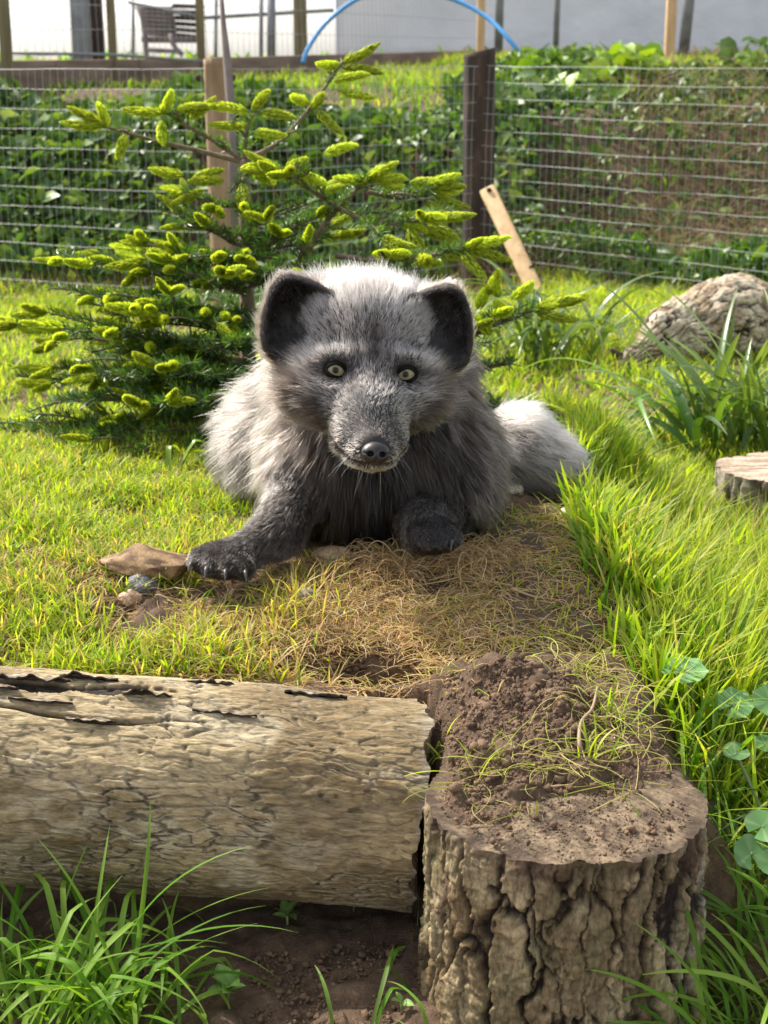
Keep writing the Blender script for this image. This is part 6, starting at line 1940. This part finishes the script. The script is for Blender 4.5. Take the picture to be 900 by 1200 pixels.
# second leader rising behind the head
b = fir_branch([P(290, 400, T), P(325, 355, T - .05), P(355, 300, T - .10), P(397, 242, T - .14), P(432, 212, T - .16)], 6, 0.09, 1.5, 0.35, 0.0085)
shoots_at(b, [(432, 212, T - .16, -1, -.1, 1), (436, 210, T - .16, 1, 0, 1), (445, 212, T - .16, 1, .3, 2), (380, 180, T - .1, 1, -.25, 1)])
b = fir_branch([P(396, 243, T - .14), P(360, 220, T - .16), P(325, 200, T - .18)], 5, 0.08, 1.5, 0.1, 0.0045)
shoots_at(b, [(325, 200, T - .18, -1, -.1, 1), (335, 198, T - .18, .6, -.3, 2), (345, 205, T - .18, 1, .3, 1)])
b = fir_branch([P(396, 243, T - .14), P(430, 258, T - .16), P(470, 262, T - .18), P(505, 255, T - .2)], 5, 0.08, 1.5, 0.1, 0.0045, dark=0.4)
shoots_at(b, [(505, 255, T - .2, 1, -.1, 0), (500, 262, T - .2, 1, .5, 1), (478, 268, T - .2, .6, 1, 0), (470, 262, T - .18, 1, .2, 2)])
b = fir_branch([P(432, 225, T - .1), P(470, 232, T - .1), P(505, 222, T - .12)], 5, 0.07, 1.2, 0.1, 0.004, dark=0.4)
shoots_at(b, [(505, 222, T - .12, 1, -.1, 1), (500, 216, T - .12, 1, -.3, 1), (508, 228, T - .12, 1, .35, 3), (498, 238, T - .12, .8, .5, 2), (480, 215, T - .1, 1, 0, 2)])
b = fir_branch([P(395, 300, T - .1), P(450, 305, T - .2), P(500, 300, T - .25), P(545, 292, T - .28)], 6, 0.09, 1.2, 0.2, 0.005, dark=0.4)
shoots_at(b, [(545, 290, T - .28, 1, -.2, 0), (548, 292, T - .28, 1, .3, 0), (540, 296, T - .28, .8, .8, 1), (515, 298, T - .26, 1, .1, 2)])
# right of the ear
b = fir_branch([P(430, 430, T - .1), P(510, 415, T - .2), P(570, 385, T - .25), P(630, 362, T - .28)], 7, 0.09, 1.0, 0.35, 0.0055, dark=0.4)
shoots_at(b, [(625, 364, T - .28, 1, -.3, 0), (630, 368, T - .28, 1, .1, 3), (600, 350, T - .25, .7, -.5, 2), (585, 348, T - .25, -.2, -.6, 4), (595, 372, T - .27, -.4, -.5, 4), (570, 345, T - .25, .5, -.7, 2), (575, 392, T - .26, -.3, -.4, 4), (560, 362, T - .24, .3, -.8, 4)])
b = fir_branch([P(440, 470, T - .1), P(520, 470, T - .2), P(590, 480, T - .25)], 7, 0.09, 0.3, 0.3, 0.005, dark=0.55)
b = fir_branch([P(440, 440, T - .1), P(520, 440, T - .22), P(600, 425, T - .25)], 6, 0.08, 0.5, 0.4, 0.005, dark=0.55)
# left sprays towards tips seen in the photograph
TIPS = [  # tip px, py, depth, start py, shoots
    (75, 305, 2.42, 330, 2.2), (160, 312, 2.40, 330, 2.2), (95, 345, 2.35, 370, 1.5), (35, 385, 2.40, 420, 2.2), (75, 385, 2.30, 415, 2.2),
    (20, 440, 2.35, 460, 2.2), (70, 430, 2.28, 450, 1.6), (130, 365, 2.30, 380, 2.0), (180, 355, 2.28, 375, 2.0), (225, 375, 2.25, 390, 1.4),
    (165, 475, 2.20, 480, 2.0), (110, 505, 2.25, 500, 1.0), (45, 515, 2.30, 505, 1.4), (10, 552, 2.35, 520, 0.5), (200, 430, 2.18, 440, 0.6),
    (235, 470, 2.15, 480, 0.3), (130, 440, 2.22, 450, 0.6), (90, 470, 2.25, 480, 0.6), (150, 530, 2.2, 520, 0.3), (225, 520, 2.2, 510, 0.2), (70, 545, 2.25, 530, 0.3),
    (210, 300, 2.35, 310, 1.8), (245, 330, 2.3, 340, 1.2), (225, 265, 2.45, 285, 1.6), (260, 300, 2.35, 310, 1.4), (330, 275, 2.4, 300, 1.5), (310, 245, 2.42, 270, 1.2),
    (370, 265, 2.55, 290, 1.4), (340, 320, 2.35, 330, 1.0), (270, 400, 2.2, 400, 0.5), (250, 440, 2.2, 440, 0.2), (180, 405, 2.4, 420, 0.5), (270, 350, 2.7, 370, 0.5), (200, 480, 2.6, 480, 0.2), (120, 420, 2.6, 430, 0.5), (60, 470, 2.55, 470, 0.6), (230, 400, 2.7, 410, 0.3), (300, 440, 2.75, 440, 0.2), (160, 350, 2.7, 370, 0.5), (420, 330, 2.7, 360, 0.6), (480, 380, 2.6, 400, 0.5), (540, 440, 2.55, 440, 0.3), (330, 380, 2.3, 390, 0.3)]
for px, py, d, sy, sh in TIPS:
    a = trunk_at(sy + 8); e = P(px, py, d)
    e[2] = max(e[2], tz(e[0], e[1]) + 0.02)
    L_ = np.linalg.norm(e - a)
    mid = (a + e) / 2 + np.array((0, 0, 0.02 - 0.05 * L_)) + rng.normal(0, 0.008, 3)
    q1 = a * 0.7 + e * 0.3 + np.array((0, 0, 0.0)); 
    fir_branch([a, q1, mid * 0.4 + (a * 0.3 + e * 0.7) * 0.6, e], int(6 + L_ * 16), 0.115, sh, 0.22, 0.005, dark=0.5 + 0.12 * (py > 390))
